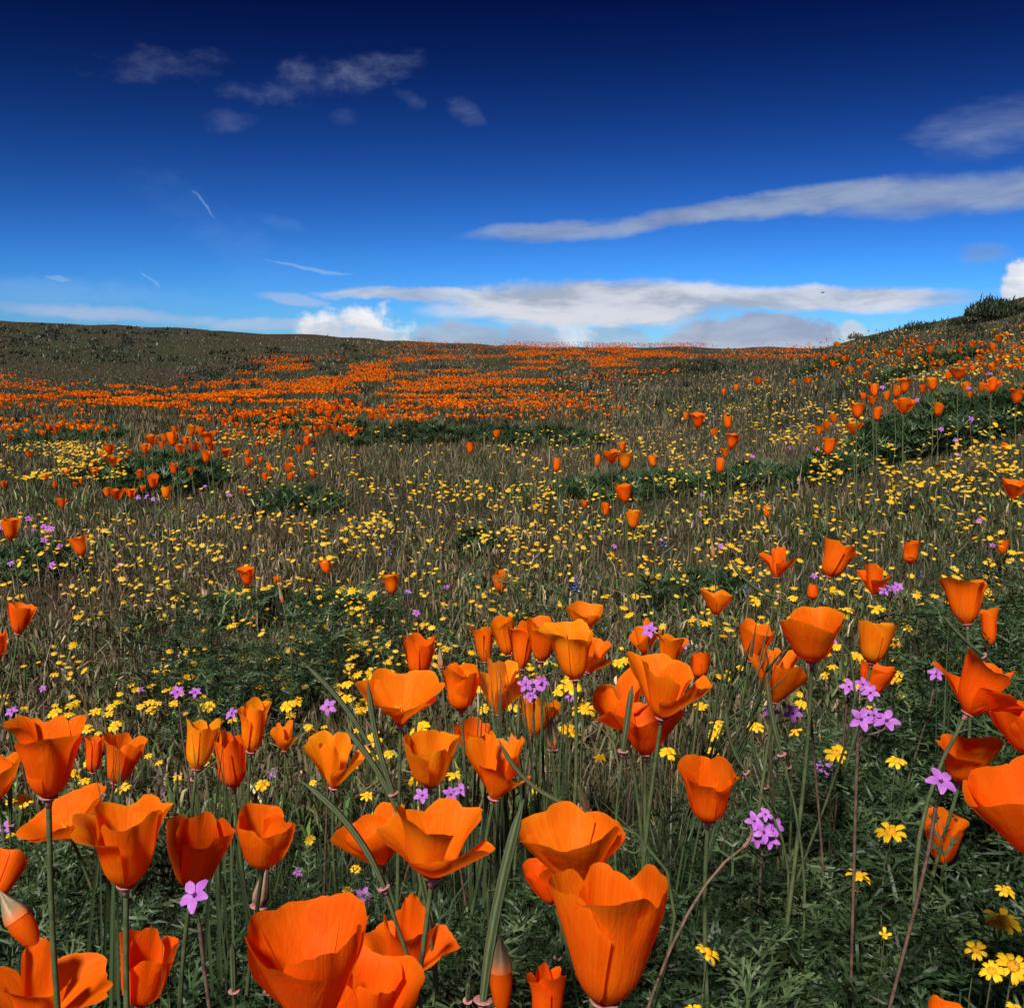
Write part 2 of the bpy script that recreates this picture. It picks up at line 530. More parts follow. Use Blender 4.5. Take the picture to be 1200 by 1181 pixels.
def rot_zt(yaw, tilt, tdir):
    """yaw about z, then tilt by angle towards direction tdir (arrays) -> (k,3,3)"""
    yaw, tilt, tdir = np.broadcast_arrays(np.asarray(yaw, float), np.asarray(tilt, float), np.asarray(tdir, float))
    def rz(a):
        c_, s_ = np.cos(a), np.sin(a); o_, l_ = np.zeros_like(a), np.ones_like(a)
        return np.stack([np.stack([c_, -s_, o_], -1), np.stack([s_, c_, o_], -1), np.stack([o_, o_, l_], -1)], -2)
    c_, s_ = np.cos(tilt), np.sin(tilt); o_, l_ = np.zeros_like(c_), np.ones_like(c_)
    ry = np.stack([np.stack([c_, o_, s_], -1), np.stack([o_, l_, o_], -1), np.stack([-s_, o_, c_], -1)], -2)
    return rz(tdir) @ ry @ rz(-tdir) @ rz(yaw)


# ------------------------------------------------------------------ ground sheet
def build_ground():
    ys = np.concatenate([-np.geomspace(80, 0.3, 60), np.arange(-0.25, 4, 0.05), np.geomspace(4, 60, 170)[0:], np.geomspace(62, 900, 40)])
    cs = np.linspace(-1.7, 1.7, 240)
    Y, C = np.meshgrid(ys, cs, indexing='ij')
    X = C * (np.abs(Y) + 1.6)
    Z = G(X, Y) + 0.006 * (vnoise(X * 14, Y * 14, 3) - 0.5) * (np.abs(Y) < 8)
    V = np.stack([X, Y, Z], -1).reshape(-1, 3)
    o = link('ground', mesh_np('ground', V, grid_tris(len(cs), len(ys)), M_SOIL), kind='structure')
    o['label'] = 'dark brown soil of the sloping meadow and the ridge behind it'


build_ground()


# ------------------------------------------------------------------ grass and ground cover (uncountable)
def dryness(P, d):
    """1 = dry brown grass, 0 = fresh green"""
    n = 0.6 * vnoise(P[:, 0] * 1.3, P[:, 1] * 1.1, 5) + 0.4 * vnoise(P[:, 0] * 4.1, P[:, 1] * 3.3, 8)
    base = sst(d, 1.1, 1.5) * 0.68
    base = base - 0.25 * sst(P[:, 0] / np.maximum(d, .3), 0.22, 0.5) * (d < 4)
    return np.clip(base + (n - 0.5) * 0.9, 0.02, 0.95)


PAL_DRY = np.array([[.25, .185, .095], [.165, .115, .060], [.34, .265, .145], [.105, .074, .044], [.15, .100, .080], [.135, .122, .050]])
PAL_GRN = np.array([[.030, .050, .018], [.050, .075, .026], [.022, .040, .020], [.075, .095, .034], [.040, .062, .036]])


def blade_colours(dry):
    n = len(dry)
    cd = PAL_DRY[rng.choice(len(PAL_DRY), n, p=[.15, .27, .05, .24, .12, .17])]
    cg = PAL_GRN[rng.choice(len(PAL_GRN), n, p=[.28, .26, .18, .12, .16])]
    pick = (rng.random(n) < dry)[:, None]
    return np.where(pick, cd, cg) * rng.uniform(0.7, 1.3, (n, 1))


def blades(P, height, width, cols, lean=0.5, segs=2):
    n = len(P)
    a = rng.uniform(0, 2 * math.pi, n); face = rng.uniform(0, math.pi, n)
    ln = np.abs(rng.normal(0, lean, n)) * height
    ex = np.stack([np.cos(a), np.sin(a), np.zeros(n)], -1)
    wx = np.stack([np.cos(face), np.sin(face), np.zeros(n)], -1) * (width / 2)[:, None]
    up = np.array([0, 0, 1.0])
    b = P - up * 0.006
    m = P + ex * (ln * 0.3)[:, None] + up * (height * 0.55)[:, None]
    t = P + ex * ln[:, None] + up * (height * np.sqrt(np.clip(1 - (ln / height * .6) ** 2, .15, 1)))[:, None]
    if segs == 2:
        V = np.stack([b - wx * .8, b + wx * .8, m - wx, m + wx, t], 1)
        tt = np.array([[0, 1, 3], [0, 3, 2], [2, 3, 4]]); k = 5
    else:
        V = np.stack([b - wx, b + wx, t], 1); tt = np.array([[0, 1, 2]]); k = 3
    T = tt[None] + (np.arange(n) * k)[:, None, None]
    C = np.repeat(cols[:, None, :], k, 1)
    return V.reshape(-1, 3), T.reshape(-1, 3), C.reshape(-1, 3)


def wide(n, core=.66):
    """pixel columns: most of them over the photograph's field of view, the rest over the ground either side of it"""
    return np.where(rng.random(n) < core, rng.uniform(-150, 1350, n), rng.uniform(-880, 2080, n))


def grass_near():
    n = 235000
    u = wide(n); v = 560 + 1100 * rng.random(n) ** 1.0
    P, d, ok = fast_ground(u, v)
    P, d = P[ok], d[ok]; P[:, :2] += rng.normal(0, 0.01, (len(P), 2)); P[:, 2] = G(P[:, 0], P[:, 1])
    kp = (d > 1.35) | (rng.random(len(P)) < .55)
    P, d = P[kp], d[kp]
    dry = dryness(P, d)
    h = rng.lognormal(math.log(0.029), 0.5, len(P)) * (1 + 0.8 * (1 - sst(d, 0.9, 1.5)))
    h = np.clip(h * (0.8 + 0.5 * vnoise(P[:, 0] * 2.2, P[:, 1] * 2.2, 21)), 0.02, 0.15)
    w = np.clip(rng.uniform(0.0011, 0.0024, len(P)) * (0.8 + 0.25 * d), 0, 0.007)
    V, T, C = blades(P, h, w, blade_colours(dry), 0.75)
    link('meadow_grass', mesh_np('meadow_grass', V, T, M_LEAF, cols=C), kind='stuff',
         label='mixed green and dry brown meadow grass of the lower slope', category='grass')


def grass_far():
    n = 320000
    u = wide(n); v = 342 + 230 * rng.random(n) ** 0.9
    P, d, ok = fast_ground(u, v)
    P, d = P[ok], d[ok]
    jit = 0.02 * d
    P[:, :2] += rng.normal(0, 1, (len(P), 2)) * jit[:, None]; P[:, 2] = G(P[:, 0], P[:, 1])
    pu, pv, _ = project(P)
    dry = np.clip(dryness(P, d) * 0.95, 0, 1)
    left = sst(-P[:, 0] / d, 0.10, 0.35) * sst(d, 7, 11)
    dry = dry * (1 - 0.35 * left)
    h = np.clip(rng.lognormal(math.log(0.030), 0.4, len(P)), 0.012, 0.10) * (1 - 0.35 * left)
    tall = vnoise(P[:, 0] * 0.8, P[:, 1] * 0.5, 33)
    h *= (0.5 + 1.0 * tall) * (1 - .4 * sst(P[:, 0] / d, .25, .4))
    w = np.clip(rng.uniform(0.5, 1.2, len(P)) * 0.0016 * d, 0.003, 0.06)
    V, T, C = blades(P, h, w, blade_colours(dry) * (1 - 0.25 * left)[:, None], 0.6, 1)
    link('hillside_grass', mesh_np('hillside_grass', V, T, M_LEAF, cols=C), kind='stuff',
         label='short dull olive and brown grass covering the upper slope and ridge', category='grass')


grass_near()
grass_far()


def feather_leaf(r, L=0.075, arms=5):
    """finely cut poppy leaf: (V,T) lying along +x, arched"""
    segs = []
    def seg(p, q, w0, w1):
        segs.append((np.array(p), np.array(q), w0, w1))
    n = arms
    seg((0, 0), (L * .45, 0), .0016, .0012)
    for i in range(n):
        t = .35 + .6 * i / (n - 1)
        for s_ in (-1, 1):
            base = np.array((L * t, 0)); ang = s_ * (1.05 - .55 * i / (n - 1)) + r.normal(0, .12)
            l = L * (.42 - .22 * i / (n - 1)) * r.uniform(.8, 1.2)
            tip = base + l * np.array((math.cos(ang), math.sin(ang)))
            seg(base, tip, .0014, .0008)
            b2 = base + (tip - base) * .5
            for s2 in (-1, 1):
                a2 = ang + s2 * .6
                seg(b2, b2 + l * .5 * np.array((math.cos(a2), math.sin(a2))), .0015, 0)
    seg((L * .45, 0), (L, 0), .0015, .001)
    V, T, k = [], [], 0
    for p, q, w0, w1 in segs:
        d = q - p; nn = np.array((-d[1], d[0])) / (np.linalg.norm(d) + 1e-9)
        for pt, w in ((p, w0), (q, w1)):
            for s_ in ((-1, 1) if w > 0 else (0,)):
                xy = pt + nn * w * s_
                rr = math.hypot(*xy) / L
                V.append((xy[0], xy[1], L * (.55 * rr - .5 * rr * rr) + r.normal(0, .0015)))
        if w1 > 0:
            T += [(k, k + 1, k + 3), (k, k + 3, k + 2)]; k += 4
        else:
            T += [(k, k + 1, k + 2)]; k += 3
    return np.array(V), np.array(T)


_fr = np.random.default_rng(3)
FEATHER = [feather_leaf(_fr, .075, 4) for _ in range(4)]
FEATHER_LO = []
for _ in range(3):
    a_ = _fr.uniform(-1, 1, 6) * 1.0
    V_, T_ = [], []
    for i_, q_ in enumerate(a_):
        l_ = .07 * _fr.uniform(.6, 1.1)
        c_, s_ = math.cos(q_), math.sin(q_)
        w_ = .0035
        V_ += [(-s_ * w_, c_ * w_, 0), (s_ * w_, -c_ * w_, 0), (c_ * l_, s_ * l_, .02 * _fr.uniform(-.3, 1))]
        T_ += [(3 * i_, 3 * i_ + 1, 3 * i_ + 2)]
    FEATHER_LO.append((np.array(V_), np.array(T_)))
PAL_FOL = np.array([[.018, .042, .014], [.030, .060, .021], [.048, .084, .032], [.013, .030, .010], [.074, .115, .046]])


def foliage_mesh(P, s, tilt_mean, templates, dark=1.0):
    """leaves at points P (leaf base), size s"""
    parts = []
    which = rng.integers(0, len(templates), len(P))
    yaw = rng.uniform(0, 2 * math.pi, len(P))
    tilt = -rng.normal(tilt_mean, 0.4, len(P))
    R = rot_zt(np.zeros(len(P)), tilt, yaw) @ rot_zt(yaw, 0.0, 0.0) @ np.stack([np.eye(3)] * len(P))
    cols = PAL_FOL[rng.integers(0, len(PAL_FOL), len(P))] * rng.uniform(.75, 1.25, (len(P), 1)) * dark
    for w in range(len(templates)):
        m = which == w
        if m.any():
            parts.append(instance(*templates[w], P[m], R[m], s[m], cols[m]))
    return join(parts)


def foliage_near():
    pts = []
    n = 2900
    u = wide(n); v = rng.uniform(780, 1650, n)
    P, d, ok = fast_ground(u, v)
    g = vnoise(P[:, 0] * 2.1, P[:, 1] * 2.1, 14)
    keep = ok & (g + 0.55 * (1 - sst(d, 0.75, 1.15)) - 0.12 * (u < 520) * sst(d, .9, 1.1) + 0.25 * sst(u, 600, 1100) * (u < 1400) > 0.62)
    P = P[keep]
    pos, size = [], []
    for p in P:
        k = rng.integers(9, 17)
        hh = rng.uniform(0.01, 0.19, k) * rng.uniform(.45, 1.1)
        rr = rng.normal(0, .035, (k, 2))
        q = np.column_stack([p[0] + rr[:, 0], p[1] + rr[:, 1], np.zeros(k)])
        q[:, 2] = G(q[:, 0], q[:, 1]) + hh
        pos.append(q); size.append(rng.uniform(.35, .75, k))
    V, T, C = foliage_mesh(np.concatenate(pos), np.concatenate(size), .55, FEATHER)
    link('feathery_foliage', mesh_np('feathery_foliage', V, T, M_LEAF, cols=C), kind='stuff',
         label='dense dark grey-green feathery leaves between the foreground poppies', category='foliage')


def herbs():
    n = 120000
    u = wide(n); v = 560 + 1040 * rng.random(n) ** 1.2
    P, d, ok = fast_ground(u, v)
    g = vnoise(P[:, 0] * 3, P[:, 1] * 3, 77)
    keep = ok & (g > 0.45)
    P, d = P[keep], d[keep]
    dryh = (rng.random(len(P)) < dryness(P, d))[:, None]
    P[:, 2] += rng.uniform(0, 0.11, len(P)) * (1 - 0.6 * sst(d, 1.0, 1.8))
    cols = np.array([.085, .125, .038]) * rng.lognormal(-.15, .5, (len(P), 1)) * rng.uniform(.85, 1.15, (len(P), 3))
    cols = np.where(dryh, np.array([.17, .13, .075]) * rng.lognormal(-.1, .55, (len(P), 1)), cols)
    V, T, C = blades(P, rng.uniform(.010, .034, len(P)), rng.uniform(.0026, .0052, len(P)), cols, 1.1)
    link('small_leafed_herbs', mesh_np('small_leafed_herbs', V, T, M_LEAF, cols=C), kind='stuff',
         label='low herbs with small pale green leaves under the flowers', category='herbs')


foliage_near()
herbs()


# ------------------------------------------------------------------ poppies
def petal(L, ph1, ph2, th0, r, nu=11, nv=11, ripple=1.0, wid=1.0, spiral=0.06, rscale=1.0, twist=0.0, fold=0.0):
    """one petal as part of a cup round +z, claw at the origin -> V,T,UV"""
    N = 60
    t = np.linspace(0, 1, N)
    s1 = sst(t, .0, .38); s2 = sst(t, .6, 1.0)
    phi = .96 * (1 - s1) + s1 * ((1 - s2) * ph1 + s2 * ph2)
    dr = np.sin(phi) * L / (N - 1); dz = np.cos(phi) * L / (N - 1)
    Rr = 0.0025 + np.concatenate([[0], np.cumsum(dr)[:-1]]); Zz = np.concatenate([[0], np.cumsum(dz)[:-1]])
    uu = np.linspace(-1, 1, nu)[None, :]; vv = np.linspace(0, 1, nv)[:, None]
    pa, pb, pc = r.uniform(0, 6.28, 3)
    top = 1 - .20 * np.abs(uu) ** 2.4 + ripple * (.022 * np.sin(4.3 * uu + pa) + .016 * np.sin(9.0 * uu + pb) + .008 * np.sin(17 * uu + pc) + .004 * np.sin(31 * uu + pa))
    ve = np.clip(vv * top, 0, 1)
    R_ = np.interp(ve, t, Rr); Z_ = np.interp(ve, t, Zz)
    wn = L * wid * (.12 + .60 * sst(ve, 0, .75))
    half = np.minimum(1.22, wn / np.maximum(R_, 1e-4))
    rip = ripple * L * (.028 * np.sin(3.1 * uu + pb) + .022 * np.sin(6.2 * uu + pc)) * ve ** 2 \
        + ripple * L * .03 * np.sin(2.2 * uu + 3 * ve + pa) * ve
    rip = rip + ripple * L * (.008 * np.sin(13 * uu + pb) + .004 * np.sin(23 * uu + pc)) * ve ** 5
    Rm = np.maximum(R_ * rscale * (1 + spiral * uu) + rip, .001)
    th = th0 + uu * half + twist * ve
    Z2 = Z_ + ripple * L * .02 * np.sin(5 * uu + pa) * ve ** 2 + fold * L * (np.abs(uu) ** 2) * ve
    V = np.stack([Rm * np.cos(th), Rm * np.sin(th), Z2], -1)
    UV = np.stack(np.broadcast_arrays((uu + 1) / 2, vv), -1)
    return V.reshape(-1, 3), grid_tris(nu, nv), UV.reshape(-1, 2)


STYLE = {   # (ph1, ph2) for the four petals, width, ripple, spiral
    'tube': ([(.05, .06), (.07, .02), (.05, .12), (.07, .05)], 1.0, .55, .10),
    'bud': ([(-.1, -.25), (-.1, -.22), (-.1, -.25), (-.1, -.28)], 1.0, .35, .14),
    'cup': ([(.30, .15), (.34, .25), (.28, .10), (.34, .22)], 1.05, .7, .06),
    'goblet': ([(.18, .30), (.21, .22), (.16, .45), (.22, .36)], 1.05, .75, .08),
    'trumpet': ([(.28, .80), (.32, .60), (.26, 1.0), (.34, .75)], 1.1, .9, .05),
    'bowl': ([(.60, .50), (.68, .38), (.58, .60), (.66, .34)], 1.15, .9, .04),
    'flat': ([(1.00, 1.15), (1.10, .95), (.98, 1.25), (1.08, 1.0)], 1.2, 1.0, .03),
    'torn': ([(.30, .55), (.85, 1.25), (.25, .20), (.95, .70)], 1.1, 1.25, .03),
    'ragged': ([(.16, .02), (1.15, 1.75), (.45, .95), (.95, 1.45)], 1.0, 1.4, .02),
    'rose': ([(.44, .50), (.40, .62), (.26, .05), (.20, -.05)], 1.1, .9, .06),
}


def flower_parts(style, r, nu=11, nv=11, L=0.046, az=0.0):
    ang, wid, ripple, spiral = STYLE[style]
    out = []
    for i in range(4):
        p1, p2 = ang[i]
        p1 += r.normal(-.05, .08); p2 += r.normal(-.08, .20)
        out.append(petal(L * r.uniform(.86, 1.08), p1, p2, az + i * math.pi / 2 + r.normal(0, .08), r, nu, nv, ripple * 1.35, wid,
                         spiral, 1.0 if i % 2 == 0 else .90, r.normal(0, .12)))
    return out


TINT = {'o': (.98, .205, .004), 'r': (.97, .148, .003), 'y': (.98, .275, .006), 'd': (.92, .115, .003), 'm': (.97, .178, .0035)}
_rimV, _rimT, _rimUV = lathe([(.0001, -.009), (.0022, -.009), (.0030, -.004), (.0045, -.0012), (.0072, -.0002), (.0074, .0004), (.0068, .0008), (.0030, .0002), (.0001, .0004)], 16)
RIM_ME = mesh_np('rim', _rimV, _rimT, M_RIM, uv=_rimUV)


def stamens_mesh():
    r = np.random.default_rng(5); P = []
    for i in range(14):
        a = r.uniform(0, 6.28); l = r.uniform(.008, .013); t = r.uniform(.05, .45)
        tip = np.array([math.cos(a) * math.sin(t) * l, math.sin(a) * math.sin(t) * l, math.cos(t) * l + .002])
        P.append(tube(np.array([[0, 0, .001], tip * .6, tip]), [.0004, .0007, .0006], 4))
    V, T, UV = join(P)
    return mesh_np('stamens', V, T, M_STAMEN, uv=UV)


STAMEN_ME = stamens_mesh()


def lean_matrix(lx, ly):
    """rotation that leans +z to the right by lx and towards the camera by ly (radians)"""
    return np.array((Matrix.Rotation(lx, 3, 'Y') @ Matrix.Rotation(ly, 3, 'X')))


def settle(u, v, want, hlo=.07, hhi=.46):
    """depth nearest to the wanted one at which a head on this ray stands a plausible height over the ground"""
    hs = np.linspace(hlo, hhi, 26)
    ds = hit(np.full(26, u), np.full(26, v), hs)
    ok = np.isfinite(ds)
    if not ok.any():
        return want, .15
    e = np.where(ok, np.abs(np.log(np.where(ok, ds, 1) / want)), 9)
    i = int(np.argmin(e))
    return float(ds[i]), float(hs[i])


def stem_path(top, axis, foot, n=12):
    h = max(top[2] - foot[2], .03)
    return bez(foot, foot + np.array([0, 0, h * .45]), top - axis * h * .38, top, n)


def hero_poppy(x0, y0, x1, y1, style, lx=0.0, ly=0.1, az=0.4, tint='o', label='', L=0.046, seed=0, foot_dx=None):
    r = np.random.default_rng(int(x0 * 7 + y0 * 13 + 5000) + seed)
    Wp, Hp = x1 - x0, y1 - y0
    parts = flower_parts(style, r, 21 if Wp > 60 else 11, 15 if Wp > 60 else 9, L, az)
    Rm = lean_matrix(lx, ly)
    allv = np.concatenate([p[0] for p in parts]) @ Rm.T
    a, b = allv @ RIGHT, allv @ UP
    w, h = np.ptp(a), np.ptp(b)
    want = F * math.sqrt(w * h / (Wp * Hp))
    cx, cy = (x0 + x1) / 2, (y0 + y1) / 2
    d, hh = settle(cx, cy, want, .27 if cy > 1000 else .21 if cy > 690 else .14, .50)
    sx = Wp * d / F / w; sy = Hp * d / F / h
    g = math.sqrt(sx * sy); k = max(min(sx / sy, 1.55), .65); sx, sy = g * math.sqrt(k), g / math.sqrt(k)
    Sc = sx * np.outer(RIGHT, RIGHT) + sy * np.outer(UP, UP) + sx * np.outer(FWD, FWD)
    Mx = Sc @ Rm
    off = EYE + ray(cx, cy) * d - Sc @ ((a.min() + a.max()) / 2 * RIGHT + (b.min() + b.max()) / 2 * UP)
    axis = Mx @ np.array([0, 0, 1.0]); axis /= np.linalg.norm(axis)
    fx = foot_dx if foot_dx is not None else -axis[0] * .10 + r.normal(0, .02)
    foot = np.array([off[0] + fx, off[1] - axis[1] * .08 + r.normal(0, .02), 0])
    foot[2] = G(foot[0], foot[1]) - .004
    root = link('poppy', None, label=label, category='poppy', group='large poppies in the foreground')
    root.empty_display_size = .02
    root.location = foot
    col = np.array(TINT[tint]) * np.array([1, r.uniform(.88, 1.14), 1])
    for V, T, UV in parts:
        o = link('petal', mesh_np('petal', V @ Mx.T + off - foot, T, M_PETAL, uv=UV), root)
        o.color = tuple(col * np.array([1, r.uniform(.94, 1.06), 1])) + (1,)
    st = stem_path(off - foot - axis * .004, axis, np.zeros(3))
    V, T, UV = tube(st, np.linspace(.0020, .0014, len(st)) * g, 8)
    link('stem', mesh_np('stem', V, T, M_STEM, uv=UV), root)
    mw = Matrix.Translation(Vector(off - foot)) @ (Matrix(Rm.tolist()).to_4x4()) @ Matrix.Scale(g, 4)
    o = link('rim', RIM_ME, root); o.matrix_local = mw @ Matrix.Scale(.66, 4)
    if style not in ('tube', 'bud'):
        o = link('stamens', STAMEN_ME, root); o.matrix_local = mw
    return root, d, hh, g


HERO = [
    # x0, y0, x1, y1, style, lean right, lean to camera, petal azimuth, tint, label
    (15, 838, 104, 934, 'trumpet', .05, .0, .5, 'm', 'tall wide-mouthed orange poppy on a dark stem above the yellow daisies'),
    (-40, 880, 29, 938, 'bowl', -.1, .1, .3, 'm', 'orange poppy cut by the picture edge beside a slim upright seed pod'),
    (100, 861, 123, 905, 'tube', .1, .0, .3, 'm', 'narrow furled orange poppy half hidden by grass blades'),
    (126, 857, 171, 918, 'goblet', .32, -.05, .8, 'o', 'orange poppy cup leaning behind a sheaf of dark grass blades'),
    (27, 925, 124, 982, 'flat', -.25, .10, .2, 'm', 'spread-open orange poppy partly behind a two-lobed trumpet poppy'),
    (91, 937, 201, 1038, 'trumpet', .06, .0, .785, 'm', 'large orange trumpet poppy with a deep notch between two lobes'),
    (203, 950, 280, 1038, 'cup', .22, .16, .2, 'r', 'deep orange cup poppy with a violet flower at its foot'),
    (217, 840, 258, 902, 'goblet', .12, -.25, .6, 'y', 'striped yellow-orange poppy seen from behind between grass blades'),
    (254, 853, 289, 921, 'tube', -.03, .05, .9, 'r', 'narrow square-topped tube poppy in front of a taller pale one'),
    (281, 817, 319, 881, 'goblet', .16, .05, .1, 'y', 'yellow-orange furled poppy rising behind the narrow tube poppy'),
    (319, 840, 346, 884, 'torn', .0, .0, .6, 'y', 'small ragged yellow-orange poppy beside the blue lupine head'),
    (286, 941, 351, 1015, 'cup', .16, .20, .785, 'm', 'smooth orange cup poppy above a dry brown bud'),
    (357, 858, 428, 925, 'torn', .1, .05, 1.1, 'y', 'open orange poppy with split petals crossed by a seed pod'),
    (476, 855, 539, 921, 'cup', .04, .16, .3, 'y', 'clean yellow-orange cup poppy with a pink ring under it'),
    (392, 944, 474, 1012, 'bowl', -.2, .12, .3, 'm', 'orange poppy overlapped by a huge wide-open flower'),
    (440, 935, 581, 1028, 'torn', .10, .0, .7, 'o', 'huge wide-open shallow orange poppy with a dark slit in its bowl'),
    (531, 842, 577, 890, 'cup', .0, .1, .3, 'r', 'deep orange cup poppy behind the folded open one'),
    (545, 855, 622, 937, 'torn', .25, .05, .2, 'o', 'folded open orange poppy with a raised tongue and violet flowers below'),
    (420, 786, 519, 850, 'flat', .05, .05, .5, 'o', 'flat wide-open orange poppy with wavy rim above the daisies'),
    (473, 742, 511, 792, 'goblet', .06, .05, .4, 'm', 'upright orange goblet poppy standing alone over the grassy slope'),
    (519, 776, 562, 832, 'goblet', -.04, .05, .9, 'm', 'closed orange poppy with crumpled side petals'),
    (549, 731, 584, 776, 'trumpet', .0, -.2, .2, 'o', 'small striped orange poppy seen from behind over grass leaves'),
    (574, 721, 603, 768, 'goblet', -.2, .0, .3, 'o', 'slim orange poppy leaning away from the crowded bunch'),
    (593, 724, 632, 785, 'trumpet', .1, -.1, .6, 'o', 'orange funnel poppy in the crowded bunch behind green leaves'),
    (617, 722, 657, 775, 'trumpet', .0, .0, .2, 'm', 'plain orange cup poppy in the middle of the crowded bunch'),
    (630, 727, 696, 796, 'trumpet', -.06, .0, .1, 'y', 'big pleated yellow-orange poppy at the front of the crowded bunch'),
    (672, 734, 716, 788, 'torn', .35, .05, .4, 'o', 'drooping orange poppy hanging off the side of the crowded bunch'),
    (663, 705, 707, 740, 'bowl', .1, .05, .5, 'y', 'yellow-orange bowl poppy rising over the crowded bunch'),
    (560, 760, 622, 838, 'torn', .12, -.1, .8, 'y', 'loose orange poppy behind a tall tuft of grass leaves'),
    (609, 812, 657, 862, 'bowl', .25, -.2, .3, 'y', 'orange poppy seen from behind under the violet flower cluster'),
    (606, 953, 732, 1036, 'bowl', -.12, -.08, .5, 'o', 'broad orange bowl poppy with a separate upright petal at one side'),
    (612, 1006, 657, 1058, 'cup', -.3, .0, .4, 'd', 'dark orange poppy tucked under the broad bowl poppy'),
    (642, 1013, 779, 1174, 'goblet', .08, .0, .15, 'o', 'very large orange goblet poppy with one petal flared open'),
    (616, 1122, 663, 1200, 'tube', .0, .1, .5, 'r', 'half-closed orange poppy low down beside the very large goblet'),
    (290, 1066, 432, 1200, 'bowl', -.05, .05, .785, 'r', 'large rounded orange bowl poppy open towards the viewer'),
    (424, 1046, 540, 1150, 'ragged', .1, .05, 1.5, 'r', 'ragged orange poppy with an upright petal and a curled side petal'),
    (385, 1120, 500, 1220, 'rose', .05, .12, .3, 'r', 'rose-like orange poppy with inner petals folded together'),
    (147, 1080, 213, 1176, 'tube', .22, .15, .3, 'r', 'closed dark orange poppy leaning over fine green leaves'),
    (-36, 1096, 131, 1205, 'ragged', .15, .12, 2.0, 'm', 'big sprawling orange poppy with a long curled petal near a bud'),
    (-14, 998, 20, 1052, 'cup', .3, -.9, .4, 'r', 'small drooping orange poppy peeping in at the picture edge'),
    (792, 885, 861, 962, 'goblet', .0, .12, .55, 'm', 'lone pleated orange goblet poppy over grey-green feathery leaves'),
    (694, 783, 768, 858, 'torn', -.25, .05, .3, 'o', 'orange poppy with big drooping petals behind an upright dark pod'),
    (735, 766, 833, 842, 'torn', .12, .15, .785, 'o', 'large fully blown orange poppy with a pink ring and wide side petals'),
    (714, 828, 802, 884, 'bowl', .0, .0, .2, 'r', 'orange poppy hidden beneath the fully blown one'),
    (737, 724, 775, 768, 'torn', -.2, .05, .4, 'o', 'orange poppy with a small violet flower in front of it'),
    (768, 741, 807, 784, 'trumpet', .2, .05, .2, 'o', 'orange trumpet poppy just behind the fully blown one'),
    (809, 763, 831, 794, 'tube', .0, .0, .3, 'm', 'small slim orange poppy beside the bearded grass heads'),
    (819, 689, 858, 721, 'bowl', .08, .0, .3, 'y', 'small yellow-orange bowl poppy on a slanting stem'),
    (863, 725, 905, 775, 'bowl', .2, .15, .6, 'o', 'round orange poppy at the tip of the bearded grass heads'),
    (881, 756, 944, 824, 'torn', .22, -.1, .3, 'o', 'orange poppy with a square lobe standing behind a dark seed pod'),
    (911, 712, 984, 775, 'cup', -.06, .15, .785, 'm', 'wide double-lobed orange poppy with violet flowers before it'),
    (1004, 724, 1047, 777, 'goblet', .1, .0, .3, 'y', 'yellow-orange poppy with overlapping pointed petals above a redder cup'),
    (1008, 774, 1048, 814, 'cup', .2, .0, .5, 'r', 'reddish orange cup poppy just under a yellow-orange one'),
    (891, 637, 929, 680, 'torn', .1, .0, .9, 'm', 'orange poppy with a nodding lip above a curved seed pod'),
    (963, 630, 1006, 677, 'goblet', .38, -.1, .2, 'm', 'slanting folded orange poppy near yellow daisies'),
    (1003, 659, 1041, 697, 'torn', .0, .05, .785, 'm', 'two-winged orange poppy with violet flowers at its side'),
    (945, 683, 959, 702, 'bud', .0, .0, .3, 'r', 'tiny closed orange poppy bud below the slanting folded one'),
    (1058, 633, 1077, 660, 'tube', .0, .0, .3, 'm', 'little upright orange tube poppy alone in brown grass'),
    (1101, 676, 1159, 732, 'trumpet', -.05, -.2, .6, 'm', 'large orange poppy seen from below with dark grass across it'),
    (1147, 711, 1169, 757, 'tube', -.1, .0, .3, 'm', 'narrow waisted orange poppy against the side of a larger one'),
    (1098, 756, 1197, 838, 'ragged', .5, .0, .5, 'r', 'wind-blown red-orange poppy with one petal swept up'),
    (1154, 820, 1226, 884, 'cup', -.3, .05, .4, 'r', 'reddish orange poppy cup beneath the wind-blown one'),
    (1090, 862, 1170, 916, 'trumpet', .08, .12, .3, 'm', 'orange poppy with pale inner petals behind a violet flower'),
    (1122, 892, 1246, 1004, 'bowl', -.25, .0, .5, 'r', 'very large open red-orange poppy reaching out of the picture'),
    (1079, 946, 1130, 1012, 'goblet', -.06, .1, .2, 'm', 'neat orange goblet poppy hanging below the large open one'),
    (1080, 1173, 1143, 1245, 'bowl', .0, .2, .3, 'm', 'orange poppy showing only its upper rim at the picture bottom'),
    (11, 705, 43, 743, 'cup', .2, .0, .5, 'm', 'small orange poppy cup among daisies on the grassy slope edge'),
    (-12, 738, 9, 772, 'tube', .0, .0, .5, 'r', 'small orange poppy just inside the picture edge'),
]
DBG = []
for hrow in HERO:
    rt, d_, h_, g_ = hero_poppy(*hrow)
    DBG.append((hrow[0], hrow[1], round(d_, 2), round(h_, 2), round(g_, 2)))
print('HERO', DBG)

